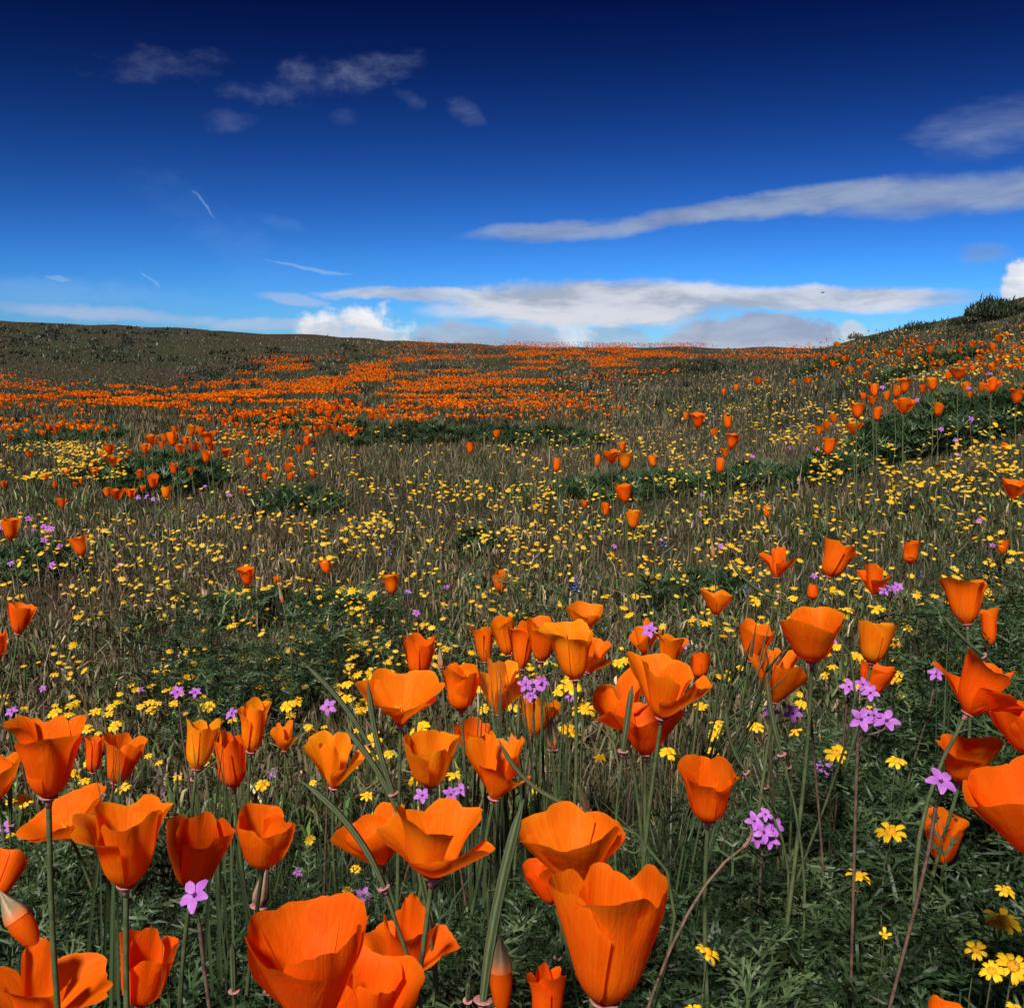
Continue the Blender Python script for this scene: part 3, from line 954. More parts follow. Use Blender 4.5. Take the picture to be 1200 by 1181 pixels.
# -- medium and small poppies: copies of a few shapes
LIB = []
for i, (st_, n_) in enumerate((('cup', 3), ('goblet', 3), ('tube', 2), ('trumpet', 2), ('bowl', 2), ('torn', 2))):
    for k_ in range(n_):
        r_ = np.random.default_rng(900 + 10 * i + k_)
        pp = flower_parts(st_, r_, 7, 7, .046, r_.uniform(0, 1.5))
        vv_ = np.concatenate([p[0] for p in pp])
        LIB.append(dict(style=st_, size=(np.ptp(vv_[:, 0]), np.ptp(vv_[:, 2])), mid=(vv_[:, 2].max() + vv_[:, 2].min()) / 2,
                        me=[mesh_np('petal', p[0], p[1], M_PETAL, uv=p[2]) for p in pp], parts=pp))
_sv, _st, _suv = tube(bez(np.zeros(3), np.array([.02, 0, .4]), np.array([0, .02, .7]), np.array([0, 0, 1.0]), 8), .0018, 5)
STEM_UNIT = mesh_np('stem', _sv, _st, M_STEM, uv=_suv)
SMALL = {}


def small_me(li, hq):
    """one joined mesh: cup on a stem of length hq"""
    if (li, hq) not in SMALL:
        r_ = np.random.default_rng(li)
        st_ = LIB[li]['style']
        pp = flower_parts(st_, r_, 4, 4, .046, r_.uniform(0, 1.5))
        V, T, UV = join([(p[0] + np.array([0, 0, hq]), p[1], p[2]) for p in pp])
        n0 = len(T)
        sv, st2, suv = tube(bez(np.zeros(3), np.array([.01, 0, hq * .4]), np.array([0, .01, hq * .7]), np.array([0, 0, hq]), 5), .0020, 4)
        V2, T2, UV2 = join([(V, T, UV), (sv, st2, suv)])
        SMALL[(li, hq)] = mesh_np('poppy', V2, T2, [M_PETAL, M_STEM], mi=np.r_[np.zeros(n0, int), np.ones(len(T2) - n0, int)], uv=UV2)
    return SMALL[(li, hq)]


def choose_lib(w, h, r):
    rat = w / h
    cost = [abs(math.log(q['size'][0] / q['size'][1] / rat)) + r.uniform(0, .25) for q in LIB]
    return int(np.argmin(cost))


def copy_poppy(u, v, w, h, label, group, tint=None, seed=0):
    r = np.random.default_rng(int(u * 31 + v * 17) + seed)
    li = choose_lib(w, h, r); q = LIB[li]
    want = F * math.sqrt(q['size'][0] * q['size'][1] / (w * h)) * .92
    d, hh = settle(u, v, want, .08, .40)
    s = math.sqrt(w * h / (q['size'][0] * q['size'][1])) * d / F
    s = min(max(s, .4), 1.5)
    P = EYE + ray(u, v) * d
    P[2] -= q['mid'] * s
    gz = float(G(P[0], P[1]))
    tl, td, yaw = abs(r.normal(0, .16)), r.uniform(0, 6.28), r.uniform(0, 6.28)
    col = tuple(np.array(TINT[tint or r.choice(['o', 'o', 'm', 'y'])]) * np.array([1, r.uniform(.9, 1.15), 1])) + (1,)
    hs = max(P[2] - gz, .03)
    if h >= 14.5:
        root = link('poppy', None, label=label, category='poppy', group=group)
        root.empty_display_size = .02
        root.location = (P[0], P[1], gz - .004)
        R4 = Matrix(rot_zt(yaw, tl, td).tolist()).to_4x4()
        mw = Matrix.Translation((0, 0, hs)) @ R4 @ Matrix.Scale(s, 4)
        for me in q['me']:
            o = link('petal', me, root); o.matrix_local = mw; o.color = col
        o = link('stem', STEM_UNIT, root); o.scale = (s, s, hs + .004 + .001)
        return root
    hq = min((x for x in (.06, .10, .14, .18, .22, .27, .32, .38, .46, .6) if x * s >= hs), default=.6)
    o = link('poppy', small_me(li, hq), label=label, category='poppy', group=group)
    o.location = (P[0], P[1], P[2] - hq * s); o.rotation_euler = (0, 0, yaw); o.scale = (s, s, s); o.color = col
    return o


SLOPE = [(96, 637, 26, 23), (12, 616, 20, 28), (290, 673, 22, 22), (325, 680, 12, 14), (383, 662, 16, 17), (460, 682, 22, 24), (586, 678, 22, 25),
         (742, 605, 18, 24), (733, 574, 20, 25), (710, 594, 10, 17), (685, 590, 9, 13), (899, 597, 8, 17), (1175, 637, 15, 20), (1187, 569, 34, 23)]
MIDC = [(733, 538, 20, 20), (717, 533, 20, 18), (729, 524, 10, 12), (766, 538, 11, 16), (700, 540, 9, 14), (652, 543, 9, 17), (551, 523, 10, 15), (582, 508, 9, 12)]
RIGHT_S = [(818, 491, 18, 18), (804, 487, 9, 11), (853, 492, 11, 17), (857, 515, 20, 17), (837, 506, 6, 12), (850, 530, 12, 13), (843, 543, 11, 17)]
RIGHT_C = [(970, 521, 20, 20), (960, 504, 12, 13), (969, 498, 10, 13), (977, 490, 10, 14), (1001, 499, 20, 16), (1005, 479, 20, 18), (1023, 469, 14, 14),
           (1028, 483, 10, 17), (1025, 455, 11, 15), (1012, 464, 8, 10), (1039, 464, 9, 12), (1050, 457, 14, 15), (1060, 450, 20, 16), (1060, 473, 25, 20),
           (1081, 455, 9, 12), (1094, 448, 13, 17), (1086, 492, 17, 14), (1099, 478, 14, 16), (1111, 491, 8, 7), (1111, 440, 9, 12), (1124, 436, 20, 16),
           (1132, 453, 13, 12), (1163, 449, 27, 18), (1150, 455, 8, 10), (1192, 462, 18, 18), (1101, 465, 10, 9), (1135, 464, 9, 12), (1178, 523, 9, 10)]
RIGHT_H = [(1140, 432, 8, 9), (1148, 420, 9, 10), (1163, 430, 12, 11), (977, 426, 11, 10), (997, 434, 9, 8), (1007, 424, 9, 7), (1016, 439, 10, 8),
           (1053, 414, 12, 8), (1039, 414, 10, 8), (1028, 417, 8, 7), (1090, 410, 10, 9), (1163, 407, 9, 10), (1170, 397, 9, 9), (981, 404, 8, 8), (848, 459, 8, 9),
           (863, 454, 7, 9), (889, 447, 13, 8), (947, 447, 12, 8), (930, 447, 6, 7), (1196, 452, 9, 10), (1071, 417, 8, 7), (1102, 425, 8, 8), (1125, 410, 7, 7),
           (1062, 405, 7, 6), (1180, 418, 8, 9), (1140, 405, 7, 7), (1010, 413, 6, 6), (965, 420, 7, 7), (990, 421, 7, 7)]
LEFT_C = [(245, 512, 17, 17), (225, 504, 15, 14), (202, 512, 15, 18), (210, 525, 14, 12), (228, 523, 16, 12), (241, 533, 16, 15), (215, 531, 11, 12), (178, 515, 17, 14),
          (170, 525, 15, 12), (168, 537, 15, 12), (265, 530, 14, 12), (128, 527, 17, 11), (133, 539, 20, 14), (110, 543, 10, 9), (78, 552, 12, 11), (110, 552, 12, 12),
          (203, 549, 10, 14), (215, 543, 12, 11), (224, 552, 8, 12), (164, 556, 12, 13), (179, 562, 14, 18), (138, 577, 18, 15), (153, 578, 14, 12), (126, 576, 7, 14),
          (194, 575, 12, 16), (167, 572, 8, 9), (190, 522, 11, 11), (236, 505, 12, 12), (247, 523, 11, 11), (205, 503, 11, 12), (193, 513, 10, 12), (150, 531, 9, 9),
          (121, 534, 9, 9), (218, 516, 11, 11)]
LEFT_S = [(53, 558, 11, 10), (64, 569, 7, 7), (87, 568, 6, 6), (95, 564, 6, 8), (4, 567, 8, 10), (72, 589, 13, 14), (34, 532, 10, 9), (290, 531, 9, 10),
          (291, 541, 12, 12), (306, 539, 6, 8), (316, 548, 7, 11), (311, 558, 6, 11), (309, 517, 8, 10), (340, 538, 9, 7), (338, 548, 13, 12), (340, 558, 9, 12),
          (360, 517, 9, 13), (351, 526, 11, 11), (367, 528, 8, 9), (366, 554, 9, 12), (286, 574, 8, 8), (301, 520, 7, 7), (64, 566, 6, 6)]
LEFT_R = [(12, 513, 8, 8), (50, 507, 8, 8), (57, 500, 8, 9), (66, 503, 10, 9), (70, 497, 8, 9), (80, 499, 7, 8), (88, 495, 8, 8), (98, 496, 8, 8), (105, 500, 7, 8), (118, 497, 8, 8),
          (125, 503, 8, 8), (135, 500, 7, 7), (271, 491, 9, 9), (263, 495, 9, 9), (286, 488, 10, 9), (294, 486, 8, 9), (277, 498, 7, 8), (318, 488, 8, 8), (329, 484, 9, 9),
          (344, 483, 11, 9), (362, 480, 10, 9), (374, 482, 9, 9), (384, 485, 10, 10), (392, 478, 10, 9), (397, 487, 9, 10), (404, 502, 9, 9), (417, 480, 9, 9), (435, 487, 11, 10),
          (450, 483, 10, 9), (459, 494, 7, 8), (446, 478, 9, 9), (423, 474, 9, 8), (408, 472, 8, 8)]
SETS = [(SLOPE, 'solitary small orange poppy standing in the daisy-dotted brown grass', 'solitary poppies on the grassy slope'),
        (MIDC, 'small orange poppy in the sparse knot over a low green leafy plant mid-slope', 'poppies in the sparse mid-slope knot'),
        (RIGHT_S, 'small orange poppy in the loose line between the bare patch and the yellow daisies', 'poppies in the loose line'),
        (RIGHT_C, 'small orange poppy in the thick stand on a dark leafy bank below the ridge shrub', 'poppies of the thick bank stand'),
        (RIGHT_H, 'tiny orange poppy scattered over the yellow-flecked hillside under the ridge shrub', 'poppies scattered on the yellow-flecked hill'),
        (LEFT_C, 'small orange poppy in the crowded clump over a dark leafy mound by the yellow strip', 'poppies of the crowded mound clump'),
        (LEFT_S, 'small orange poppy strewn round the crowded mound clump', 'poppies strewn round the mound clump'),
        (LEFT_R, 'tiny orange poppy in the first rows below the solid orange hillside band', 'poppies in the rows below the band')]
OWN = {   # those that their neighbours tell apart
    (96, 637): 'small orange poppy with a daisy touching it near the violet drift', (12, 616): 'small upright orange poppy among the violet drift at the slope edge',
    (290, 673): 'small orange cup poppy over the first flat green plant on the brown grass', (325, 680): 'very small orange poppy just over a pale bud on the brown grass',
    (383, 662): 'small orange poppy between the two flat green plants', (460, 682): 'small leaning orange poppy beyond the second flat green plant',
    (586, 678): 'small orange cup poppy alone above the crowded poppy bunch', (742, 605): 'small orange poppy lowest of the short column under the sparse knot',
    (733, 574): 'larger folded orange poppy just beneath the sparse mid-slope knot', (710, 594): 'slim little orange poppy beside the short column under the sparse knot',
    (685, 590): 'tiny closed orange poppy farthest out beside the short column', (899, 597): 'tiny slim orange poppy alone in the thick of the yellow daisies',
    (1175, 637): 'small orange bud-like poppy among daisies beneath the leafy bank', (1187, 569): 'wide orange poppy spread open beneath the leafy bank',
    (733, 538): 'largest orange poppy of the sparse mid-slope knot', (717, 533): 'orange poppy overlapped by the largest of the sparse knot',
    (729, 524): 'tiny orange poppy topping the sparse mid-slope knot', (766, 538): 'upright orange poppy standing off one side of the sparse knot',
    (700, 540): 'narrow orange poppy at the edge of the sparse knot', (652, 543): 'narrow orange poppy well apart from the sparse knot, near a bright daisy',
    (551, 523): 'small orange poppy alone in the bare middle grass', (582, 508): 'tiny orange poppy against the dark herb hummock',
    (818, 491): 'round orange poppy at the start of the loose line', (853, 492): 'upright orange poppy topping the loose line',
    (857, 515): 'widest orange poppy of the loose line', (843, 543): 'slim orange poppy ending the loose line over the spreading green plant'}
n_pop = len(HERO)
for lst, lab, grp in SETS:
    for (u, v, w, h) in lst:
        copy_poppy(u, v, w, h, OWN.get((u, v), lab), grp)
        n_pop += 1

# -- the orange band: rows of (v0, v1, [(u0, u1, weight)...]) over the far slope
BAND = [(401, 408, [(470, 590, .9), (590, 830, 1.9)]),
        (408, 419, [(450, 590, .7), (590, 800, 2.2), (800, 960, .7)]),
        (419, 436, [(300, 420, .8), (420, 740, 1.7), (740, 800, .35)]),
        (436, 452, [(-60, 40, .12), (230, 330, .5), (330, 640, .85), (640, 720, .3)]),
        (452, 475, [(-80, 60, .35), (60, 150, .55), (150, 540, .85), (540, 660, .30), (660, 720, .12)]),
        (475, 492, [(-60, 200, .06), (200, 330, .18), (330, 480, .34), (480, 600, .16), (600, 720, .08)]),
        (492, 508, [(-40, 130, .12), (260, 420, .10)]),
        (386, 440, [(960, 1260, .05)]), (400, 420, [(840, 1000, .12)])]


def band_pixels(density=.95):
    U, V_ = [], []
    for v0, v1, cols in BAND:
        for u0, u1, w in cols:
            n = int((u1 - u0) * (v1 - v0) * w * density)
            U.append(rng.uniform(u0, u1, n)); V_.append(rng.uniform(v0, v1, n))
    u, v = np.concatenate(U), np.concatenate(V_)
    u = u + rng.normal(0, 16, len(u)); v = v + rng.normal(0, 2.5, len(v))
    nz = .6 * vnoise(u / 48, v / 3.6, 50) + .25 * vnoise(u / 12, v / 2.4, 51) + .15 * vnoise(u / 110, v / 14, 52)
    keep = nz > rng.uniform(.42, .68, len(u))
    return u[keep], v[keep]


bu, bv = band_pixels()
bd = hit(bu, bv, .14)
ok = np.isfinite(bd)
bu, bv, bd = bu[ok], bv[ok], bd[ok]
order = np.argsort(bd)
n_ind = max(0, 300 - n_pop)
near = [i for i in order if 200 < bu[i] < 700][:n_ind]
rest = np.setdiff1d(np.arange(len(bu)), near)
for i in near:
    px = .024 * F / bd[i]
    copy_poppy(float(bu[i]), float(bv[i]), px, px, 'tiny orange poppy at the lower fringe of the solid orange hillside band', 'poppies at the fringe of the band')


def far_poppies():
    u, v, d = bu[rest], bv[rest], bd[rest]
    k = len(u)
    P = EYE + ray(u, v) * d[:, None]
    tpl = []
    for flare in (.35, .6, .9):
        a = np.arange(6) / 6 * 6.2832
        wob = np.array([.0, .004, -.003, .005, 0, -.004])
        V = np.concatenate([np.stack([.004 * np.cos(a), .004 * np.sin(a), 0 * a], -1),
                            np.stack([(.010 + .012 * flare) * np.cos(a), (.010 + .012 * flare) * np.sin(a), .018 + 0 * a], -1),
                            np.stack([(.012 + .018 * flare) * np.cos(a), (.012 + .018 * flare) * np.sin(a), .034 + wob], -1)])
        # a stem blade so that each head stands on the ground
        sv = np.array([[-.0015, 0, .002], [.0015, 0, .002], [0, .004, -.17]])
        T = np.concatenate([grid_tris(6, 3, True), [[18, 19, 20]]])
        tc_ = np.ones((21, 3)); tc_[18:] = np.array([.08, .6, 8.0])
        tpl.append((np.concatenate([V, sv]), T, tc_))
    which = rng.integers(0, 3, k)
    cols = np.array(TINT['m'])[None] * np.stack([rng.uniform(.85, 1.0, k), rng.uniform(.7, 1.5, k), rng.uniform(.8, 1.5, k)], -1)
    R = rot_zt(rng.uniform(0, 6.28, k), np.abs(rng.normal(0, .3, k)), rng.uniform(0, 6.28, k))
    s = rng.uniform(.6, 1.0, k) * (1 + .010 * np.clip(d, 0, 40))
    s = s * np.where(u > 830, .42, .46)
    parts = [instance(tpl[w][0], tpl[w][1], P[which == w], R[which == w], s[which == w], cols[which == w], tpl[w][2]) for w in range(3)]
    V, T, C = join(parts)
    link('poppy_carpet', mesh_np('poppy_carpet', V, T, M_PETAL_FAR, cols=C), kind='stuff',
         label='solid orange carpet of far poppies sweeping across the upper slope', category='poppies')
    print('carpet', k)


far_poppies()


# ------------------------------------------------------------------ leafy mounds and scrub
def mound(u, v, hw, hgt, label, group, n=260, dark=1.25, name='poppy_plant', cat='plant', pal=None):
    d = float(hit(u, v, .02)[0])
    if not np.isfinite(d):
        return
    P0 = EYE + ray(u, v) * d
    rx = hw * d / F
    k = int(n * (1.0 if d < 2.2 else 1.7))
    a = rng.uniform(0, 6.2832, k); q = np.sqrt(rng.random(k))
    x = P0[0] + rx * q * np.cos(a); y = P0[1] + rx * .8 * q * np.sin(a)
    dome = np.sqrt(np.clip(1 - q * q * .9, 0, 1)) * (0.7 + .5 * vnoise(x * 9, y * 9, 71))
    base = np.column_stack([x, y, G(x, y) + hgt * .8 * dome * rng.uniform(.05, .9, k)])
    tmpl = FEATHER if d < 2.2 else FEATHER_LO
    sc = rng.uniform(.7, 1.3, k) * (.8 if d < 2.2 else .36 + .07 * d)
    V, T, C = foliage_mesh(base, sc, .6, tmpl, dark)
    o0 = np.array([P0[0], P0[1], float(G(P0[0], P0[1]))])
    root = link(name, mesh_np(name, V - o0, T, M_LEAF, cols=C), label=label, category=cat, group=group)
    root.location = o0
    return root


MG = 'leafy green mounds on the slope'
mound(195, 566, 78, .17, 'dark leafy mound under the crowded clump of poppies by the yellow strip', MG, 1500)
mound(118, 560, 50, .13, 'lower dark leafy mound joining the crowded poppy clump', MG, 600)
mound(80, 512, 70, .12, 'low dark leafy ridge with tiny poppies along its top', MG, 700)
mound(360, 497, 75, .12, 'long dark leafy mound beneath the first rows of the orange band', MG, 800)
mound(1085, 520, 95, .24, 'tall dark leafy bank carrying the thick stand of poppies', MG, 2200)
mound(1175, 500, 70, .22, 'dark leafy bank beside the thick stand, dotted with violet', MG, 1300)
mound(965, 556, 48, .12, 'rounded grey-green mound below the thick stand of poppies', MG, 600)
mound(860, 566, 66, .12, 'spreading green plant under the loose line of poppies', MG, 800)
mound(735, 572, 82, .11, 'low green plant under the sparse mid-slope poppy knot', MG, 900)
mound(300, 712, 72, .075, 'flat dark green poppy plant on brown grass', MG, 340)
mound(395, 715, 62, .07, 'flat dark green poppy plant next to another one on brown grass', MG, 280)
mound(345, 590, 60, .09, 'soft green plant under four scattered poppies', MG, 500)
mound(30, 665, 60, .12, 'dark green plant with violet flowers at the slope edge', MG, 400)
mound(620, 515, 95, .13, 'dark grass and herb hummock crossing the middle of the slope', MG, 900, 1.0)
mound(480, 512, 90, .12, 'second dark herb hummock crossing the middle of the slope', MG, 800, 1.0)
mound(560, 640, 26, .12, 'slim green herb growing alone among the daisies', MG, 160)
mound(970, 430, 40, .10, 'dark green mound with small poppies on the yellow-flecked hill', MG, 400)
mound(1085, 428, 60, .10, 'long dark mound across the yellow-flecked hill', MG, 600)
mound(800, 700, 75, .10, 'spreading grey-green plant beside the bowl poppy on a slanting stem', MG, 420)


def scrub():
    """low scrub that mottles the far slope"""
    n = 2600
    u = wide(n); v = rng.uniform(350, 500, n)
    P, d, ok = fast_ground(u, v)
    nz = vnoise(P[:, 0] * .35, P[:, 1] * .22, 91)
    keep = ok & (d > 5) & (nz > .42)
    P, d = P[keep], d[keep]
    k = 16
    base = np.repeat(P, k, 0)
    dd = np.repeat(d, k)
    rad = np.repeat(rng.uniform(.06, .20, len(P)) * (1 + .02 * d), k)
    a = rng.uniform(0, 6.28, len(base)); q = np.sqrt(rng.random(len(base)))
    base[:, 0] += rad * q * np.cos(a); base[:, 1] += rad * q * np.sin(a)
    base[:, 2] = G(base[:, 0], base[:, 1])
    h = rad * .4 * np.sqrt(1 - q * q * .85) * rng.uniform(.6, 1.2, len(base))
    pal = np.array([[.018, .028, .014], [.028, .038, .020], [.040, .046, .028], [.06, .062, .045], [.030, .026, .022]])
    cols = np.repeat(pal[rng.choice(5, len(P), p=[.32, .28, .2, .08, .12])], k, 0) * rng.uniform(.7, 1.3, (len(base), 1))
    V, T, C = blades(base, h, np.clip(.0032 * dd, .012, .09) * rng.uniform(.6, 1.2, len(base)), cols, .5, 1)
    link('hillside_scrub', mesh_np('hillside_scrub', V, T, M_LEAF, cols=C), kind='stuff',
         label='low dark scrub mottling the far slope and ridge', category='scrub')


scrub()


def shrub(u, v, wpx, hpx, label, pal, n=900, spiky=.3, dmax=None):
    d = hit(u, v, .0)[0]
    if not np.isfinite(d):
        for dv in range(1, 40):
            d = hit(u, v + dv, 0)[0]
            if np.isfinite(d): break
    P0 = EYE + ray(u, v) * d
    P0[2] = G(P0[0], P0[1])
    rx, hh = wpx * d / F / 2, hpx * d / F
    root = link('shrub', None, label=label, category='shrub', group='shrubs on the slopes')
    root.location = P0; root.empty_display_size = .1
    st, fo = [], []
    for i in range(9):
        a = rng.uniform(0, 6.28); e = rx * rng.uniform(.2, .85)
        tip = np.array([e * math.cos(a), e * math.sin(a), hh * rng.uniform(.65, 1.0)])
        st.append(tube(bez(np.array([0, 0, -.01]), tip * [.1, .1, .5], tip * [.6, .6, .7], tip, 6), np.linspace(.012, .004, 6) * hh * 2, 5))
    V, T, UV = join(st)
    link('stem', mesh_np('stem', V, T, M_WOOD, uv=UV), root)
    a = rng.uniform(0, 6.28, n); q = np.sqrt(rng.random(n)); top = np.sqrt(1 - .9 * q * q)
    z = hh * .85 * top * rng.uniform(.15, 1, n) * (.65 + .55 * vnoise(np.cos(a) * q * 3 + 9, np.sin(a) * q * 3 + 9, 5))
    base = np.column_stack([rx * q * np.cos(a), rx * q * np.sin(a), z])
    cols = pal * rng.uniform(.6, 1.5, (n, 1)) * rng.uniform(.9, 1.1, (n, 3))
    V, T, C = blades(base, hh * rng.uniform(.12, .3, n) * (1 + spiky * (rng.random(n) > .93) * 2), rng.uniform(.5, 1.2, n) * hh * .075, cols, .7)
    link('foliage', mesh_np('foliage', V, T, M_LEAF, cols=C), root)


DK = np.array([.020, .030, .012]); GY = np.array([.10, .105, .085]); OL = np.array([.035, .042, .020])
shrub(1168, 372, 70, 23, 'dark bushy shrub standing on the hill crest against the cloud', DK, 1800, .6)
shrub(1124, 381, 24, 10, 'low dark shrub next to the crest shrub', DK, 500, .4)
shrub(1078, 388, 40, 12, 'flat dark shrub on the hill crest down from the bushy one', DK, 700, .5)
shrub(1004, 398, 22, 8, 'tiny dark shrub on the crest where poppies meet the sky', OL, 400, .5)
shrub(822, 436, 78, 17, 'broad dark shrub in the dip where the two slopes meet', OL * 1.1, 1800, .3)
shrub(760, 440, 60, 12, 'dark shrub in the dip beside the broader one', OL * 1.1, 1100, .3)
shrub(660, 462, 60, 11, 'dark shrub at the lower fringe of the orange band', OL * 1.1, 900, .3)
shrub(218, 437, 24, 9, 'pale grey shrub alone on the dark bare slope', GY, 400, .1)
shrub(345, 413, 30, 7, 'pale grey low shrub near the top of the orange band', GY * .8, 400, .1)
shrub(245, 442, 30, 9, 'dark low shrub beside the pale grey one', DK, 400, .1)
shrub(190, 512, 26, 12, 'greyish small shrub behind the crowded poppy mound', OL, 350, .2)


# ------------------------------------------------------------------ goldfields daisies
YEL = np.array([.88, .52, .012]); YEL2 = np.array([.80, .56, .06])


def ray_petal(l=.0085, w=.0024):
    t = np.array([0, .35, .75, 1.0]); ww = np.array([.45, .95, 1.0, .45]) * w
    zz = np.array([0, .0012, .0008, -.0012])
    V = np.concatenate([np.stack([.0035 + t * l, -ww, zz], -1), np.stack([.0035 + t * l, 0 * ww, zz + .0005], -1), np.stack([.0035 + t * l, ww, zz], -1)])
    V[7, 0] -= .0012
    T = []
    for b in (0, 4):
        for i in range(3):
            T += [(b + i, b + i + 1, b + i + 5), (b + i, b + i + 5, b + i + 4)]
    return V, np.array(T)


RV, RT = ray_petal()
RAY_ME = mesh_np('petal', RV, RT, M_GOLD, cols=np.tile(YEL, (len(RV), 1)))
DV, DT, DUV = lathe([(.0001, .0034), (.0022, .0031), (.0038, .0019), (.0046, .0003), (.0040, -.001), (.0020, -.0045), (.0012, -.006)], 12)
DV = DV + np.random.default_rng(2).normal(0, .0002, DV.shape)
DISC_ME = mesh_np('flower_disc', DV, DT, M_GOLDDISC, uv=DUV)
_gv, _gt, _guv = tube(bez(np.zeros(3), np.array([.01, .0, .4]), np.array([-.01, .01, .7]), np.array([0, 0, 1.0]), 8), .00075, 5)
GSTEM_ME = mesh_np('stem', _gv, _gt, M_THIN, uv=_guv)


def daisy_joined(n, hq, seed):
    r = np.random.default_rng(seed)
    P, mi, C = [], [], []
    for i in range(n):
        R = rot_zt(i * 6.2832 / n + r.normal(0, .1), r.normal(0, .12), 0.)
        P.append((RV @ R.T * r.uniform(.85, 1.1) + [0, 0, hq], RT)); mi.append(np.zeros(len(RT), int)); C.append(np.tile(YEL, (len(RV), 1)))
    P.append((DV + [0, 0, hq], DT)); mi.append(np.ones(len(DT), int)); C.append(np.tile(YEL, (len(DV), 1)))
    sv, st, _ = tube(bez(np.zeros(3), np.array([.01, 0, hq * .4]), np.array([0, .01, hq * .7]), np.array([0, 0, hq - .005]), 5), .0008, 4)
    P.append((sv, st)); mi.append(np.full(len(st), 2)); C.append(np.tile(YEL, (len(sv), 1)))
    V, T, _ = join(P)
    return mesh_np('goldfields_daisy', V, T, [M_GOLD, M_GOLDDISC, M_THIN], mi=np.concatenate(mi), cols=np.concatenate(C))


DAISY = {}


def daisy(u, v, px, label, group, bud=False):
    r = np.random.default_rng(int(u * 53 + v * 7))
    want = .0235 * F / px
    d, hh = settle(u, v, want, .24 if px >= 19 and v > 830 else .16 if v > 830 else .07, .36)
    s = min(max(px * d / F / .0235, .45), 1.5)
    P = EYE + ray(u, v) * d
    gz = float(G(P[0], P[1])); hs = max(P[2] - gz, .02)
    yaw, tl, td = r.uniform(0, 6.28), abs(r.normal(.34, .18)), r.normal(-1.57, .7)
    if px >= 19:
        root = link('goldfields_daisy', None, label=label, category='daisy', group=group)
        root.location = (P[0], P[1], gz - .003); root.empty_display_size = .01
        mw = Matrix.Translation((0, 0, hs)) @ Matrix(rot_zt(yaw, tl, td).tolist()).to_4x4() @ Matrix.Scale(s, 4)
        n = 4 if bud else int(r.integers(8, 11))
        for i in range(n):
            o = link('petal', RAY_ME, root)
            o.matrix_local = mw @ Matrix.Rotation(i * 6.2832 / n + r.normal(0, .1), 4, 'Z') @ Matrix.Rotation(r.normal(.05, .15) + (-.9 if bud else 0), 4, 'Y') @ Matrix.Scale(r.uniform(.85, 1.12), 4)
        o = link('flower_disc', DISC_ME, root); o.matrix_local = mw
        o = link('stem', GSTEM_ME, root); o.scale = (s, s, hs - .004 * s + .003)
        return
    hq = min((x for x in (.03, .05, .07, .09, .12, .15, .19, .24, .3, .4) if x * s >= hs), default=.5)
    key = (int(r.integers(0, 3)), hq)
    if key not in DAISY:
        DAISY[key] = daisy_joined(8 + key[0], hq, key[0])
    o = link('goldfields_daisy', DAISY[key], label=label, category='daisy', group=group)
    o.location = (P[0], P[1], P[2] - hq * s); o.rotation_euler = (r.normal(.28, .15), r.normal(0, .15), 0); o.scale = (s, s, s)


D_CLEAR = [(1044, 970, 36), (1008, 1021, 30), (829, 1110, 32), (901, 1153, 14), (980, 879, 28), (885, 848, 22), (838, 857, 24),
           (932, 854, 20), (841, 844, 20), (1051, 888, 24), (939, 974, 14), (874, 1110, 13), (813, 1178, 20), (864, 772, 12)]
D_CORNER = [(1175, 1073, 42), (1144, 1107, 25), (1188, 1126, 38), (1163, 1132, 28), (1179, 1038, 24), (1190, 1176, 22), (1037, 1091, 19)]
D_LEFT = [(144, 904, 20), (144, 919, 20), (8, 866, 15), (81, 832, 16), (116, 825, 16), (182, 826, 17), (159, 828, 18), (86, 903, 21), (92, 916, 16), (26, 933, 20),
          (43, 939, 16), (18, 960, 13), (29, 970, 13), (79, 1045, 16), (78, 896, 16), (100, 896, 15), (30, 928, 14), (70, 917, 15)]
D_MIDDLE = [(437, 863, 23), (427, 900, 17), (465, 909, 17), (469, 925, 15), (492, 850, 25), (537, 883, 18), (531, 905, 20), (333, 938, 17), (379, 977, 14), (387, 1014, 14),
            (399, 933, 14), (359, 843, 13), (497, 832, 17), (442, 872, 15), (455, 700, 9), (525, 756, 14), (510, 766, 11), (437, 786, 13)]
D_BUNCH = [(685, 827, 31), (601, 824, 23), (668, 853, 25), (703, 859, 15), (783, 878, 22), (569, 828, 20), (669, 800, 31), (666, 852, 22), (729, 761, 15), (717, 764, 14),
           (816, 819, 18), (816, 726, 13), (829, 727, 14), (885, 687, 14), (927, 692, 12), (691, 704, 12), (683, 800, 14), (740, 689, 10), (652, 876, 13), (823, 853, 16)]
D_RIGHT = [(1027, 711, 20), (992, 712, 20), (985, 755, 18), (998, 761, 15), (976, 779, 14), (1050, 764, 12), (1077, 755, 11), (1196, 724, 14), (1051, 800, 13), (1020, 830, 17),
           (1002, 722, 11), (927, 687, 10), (1008, 777, 10), (985, 747, 13)]
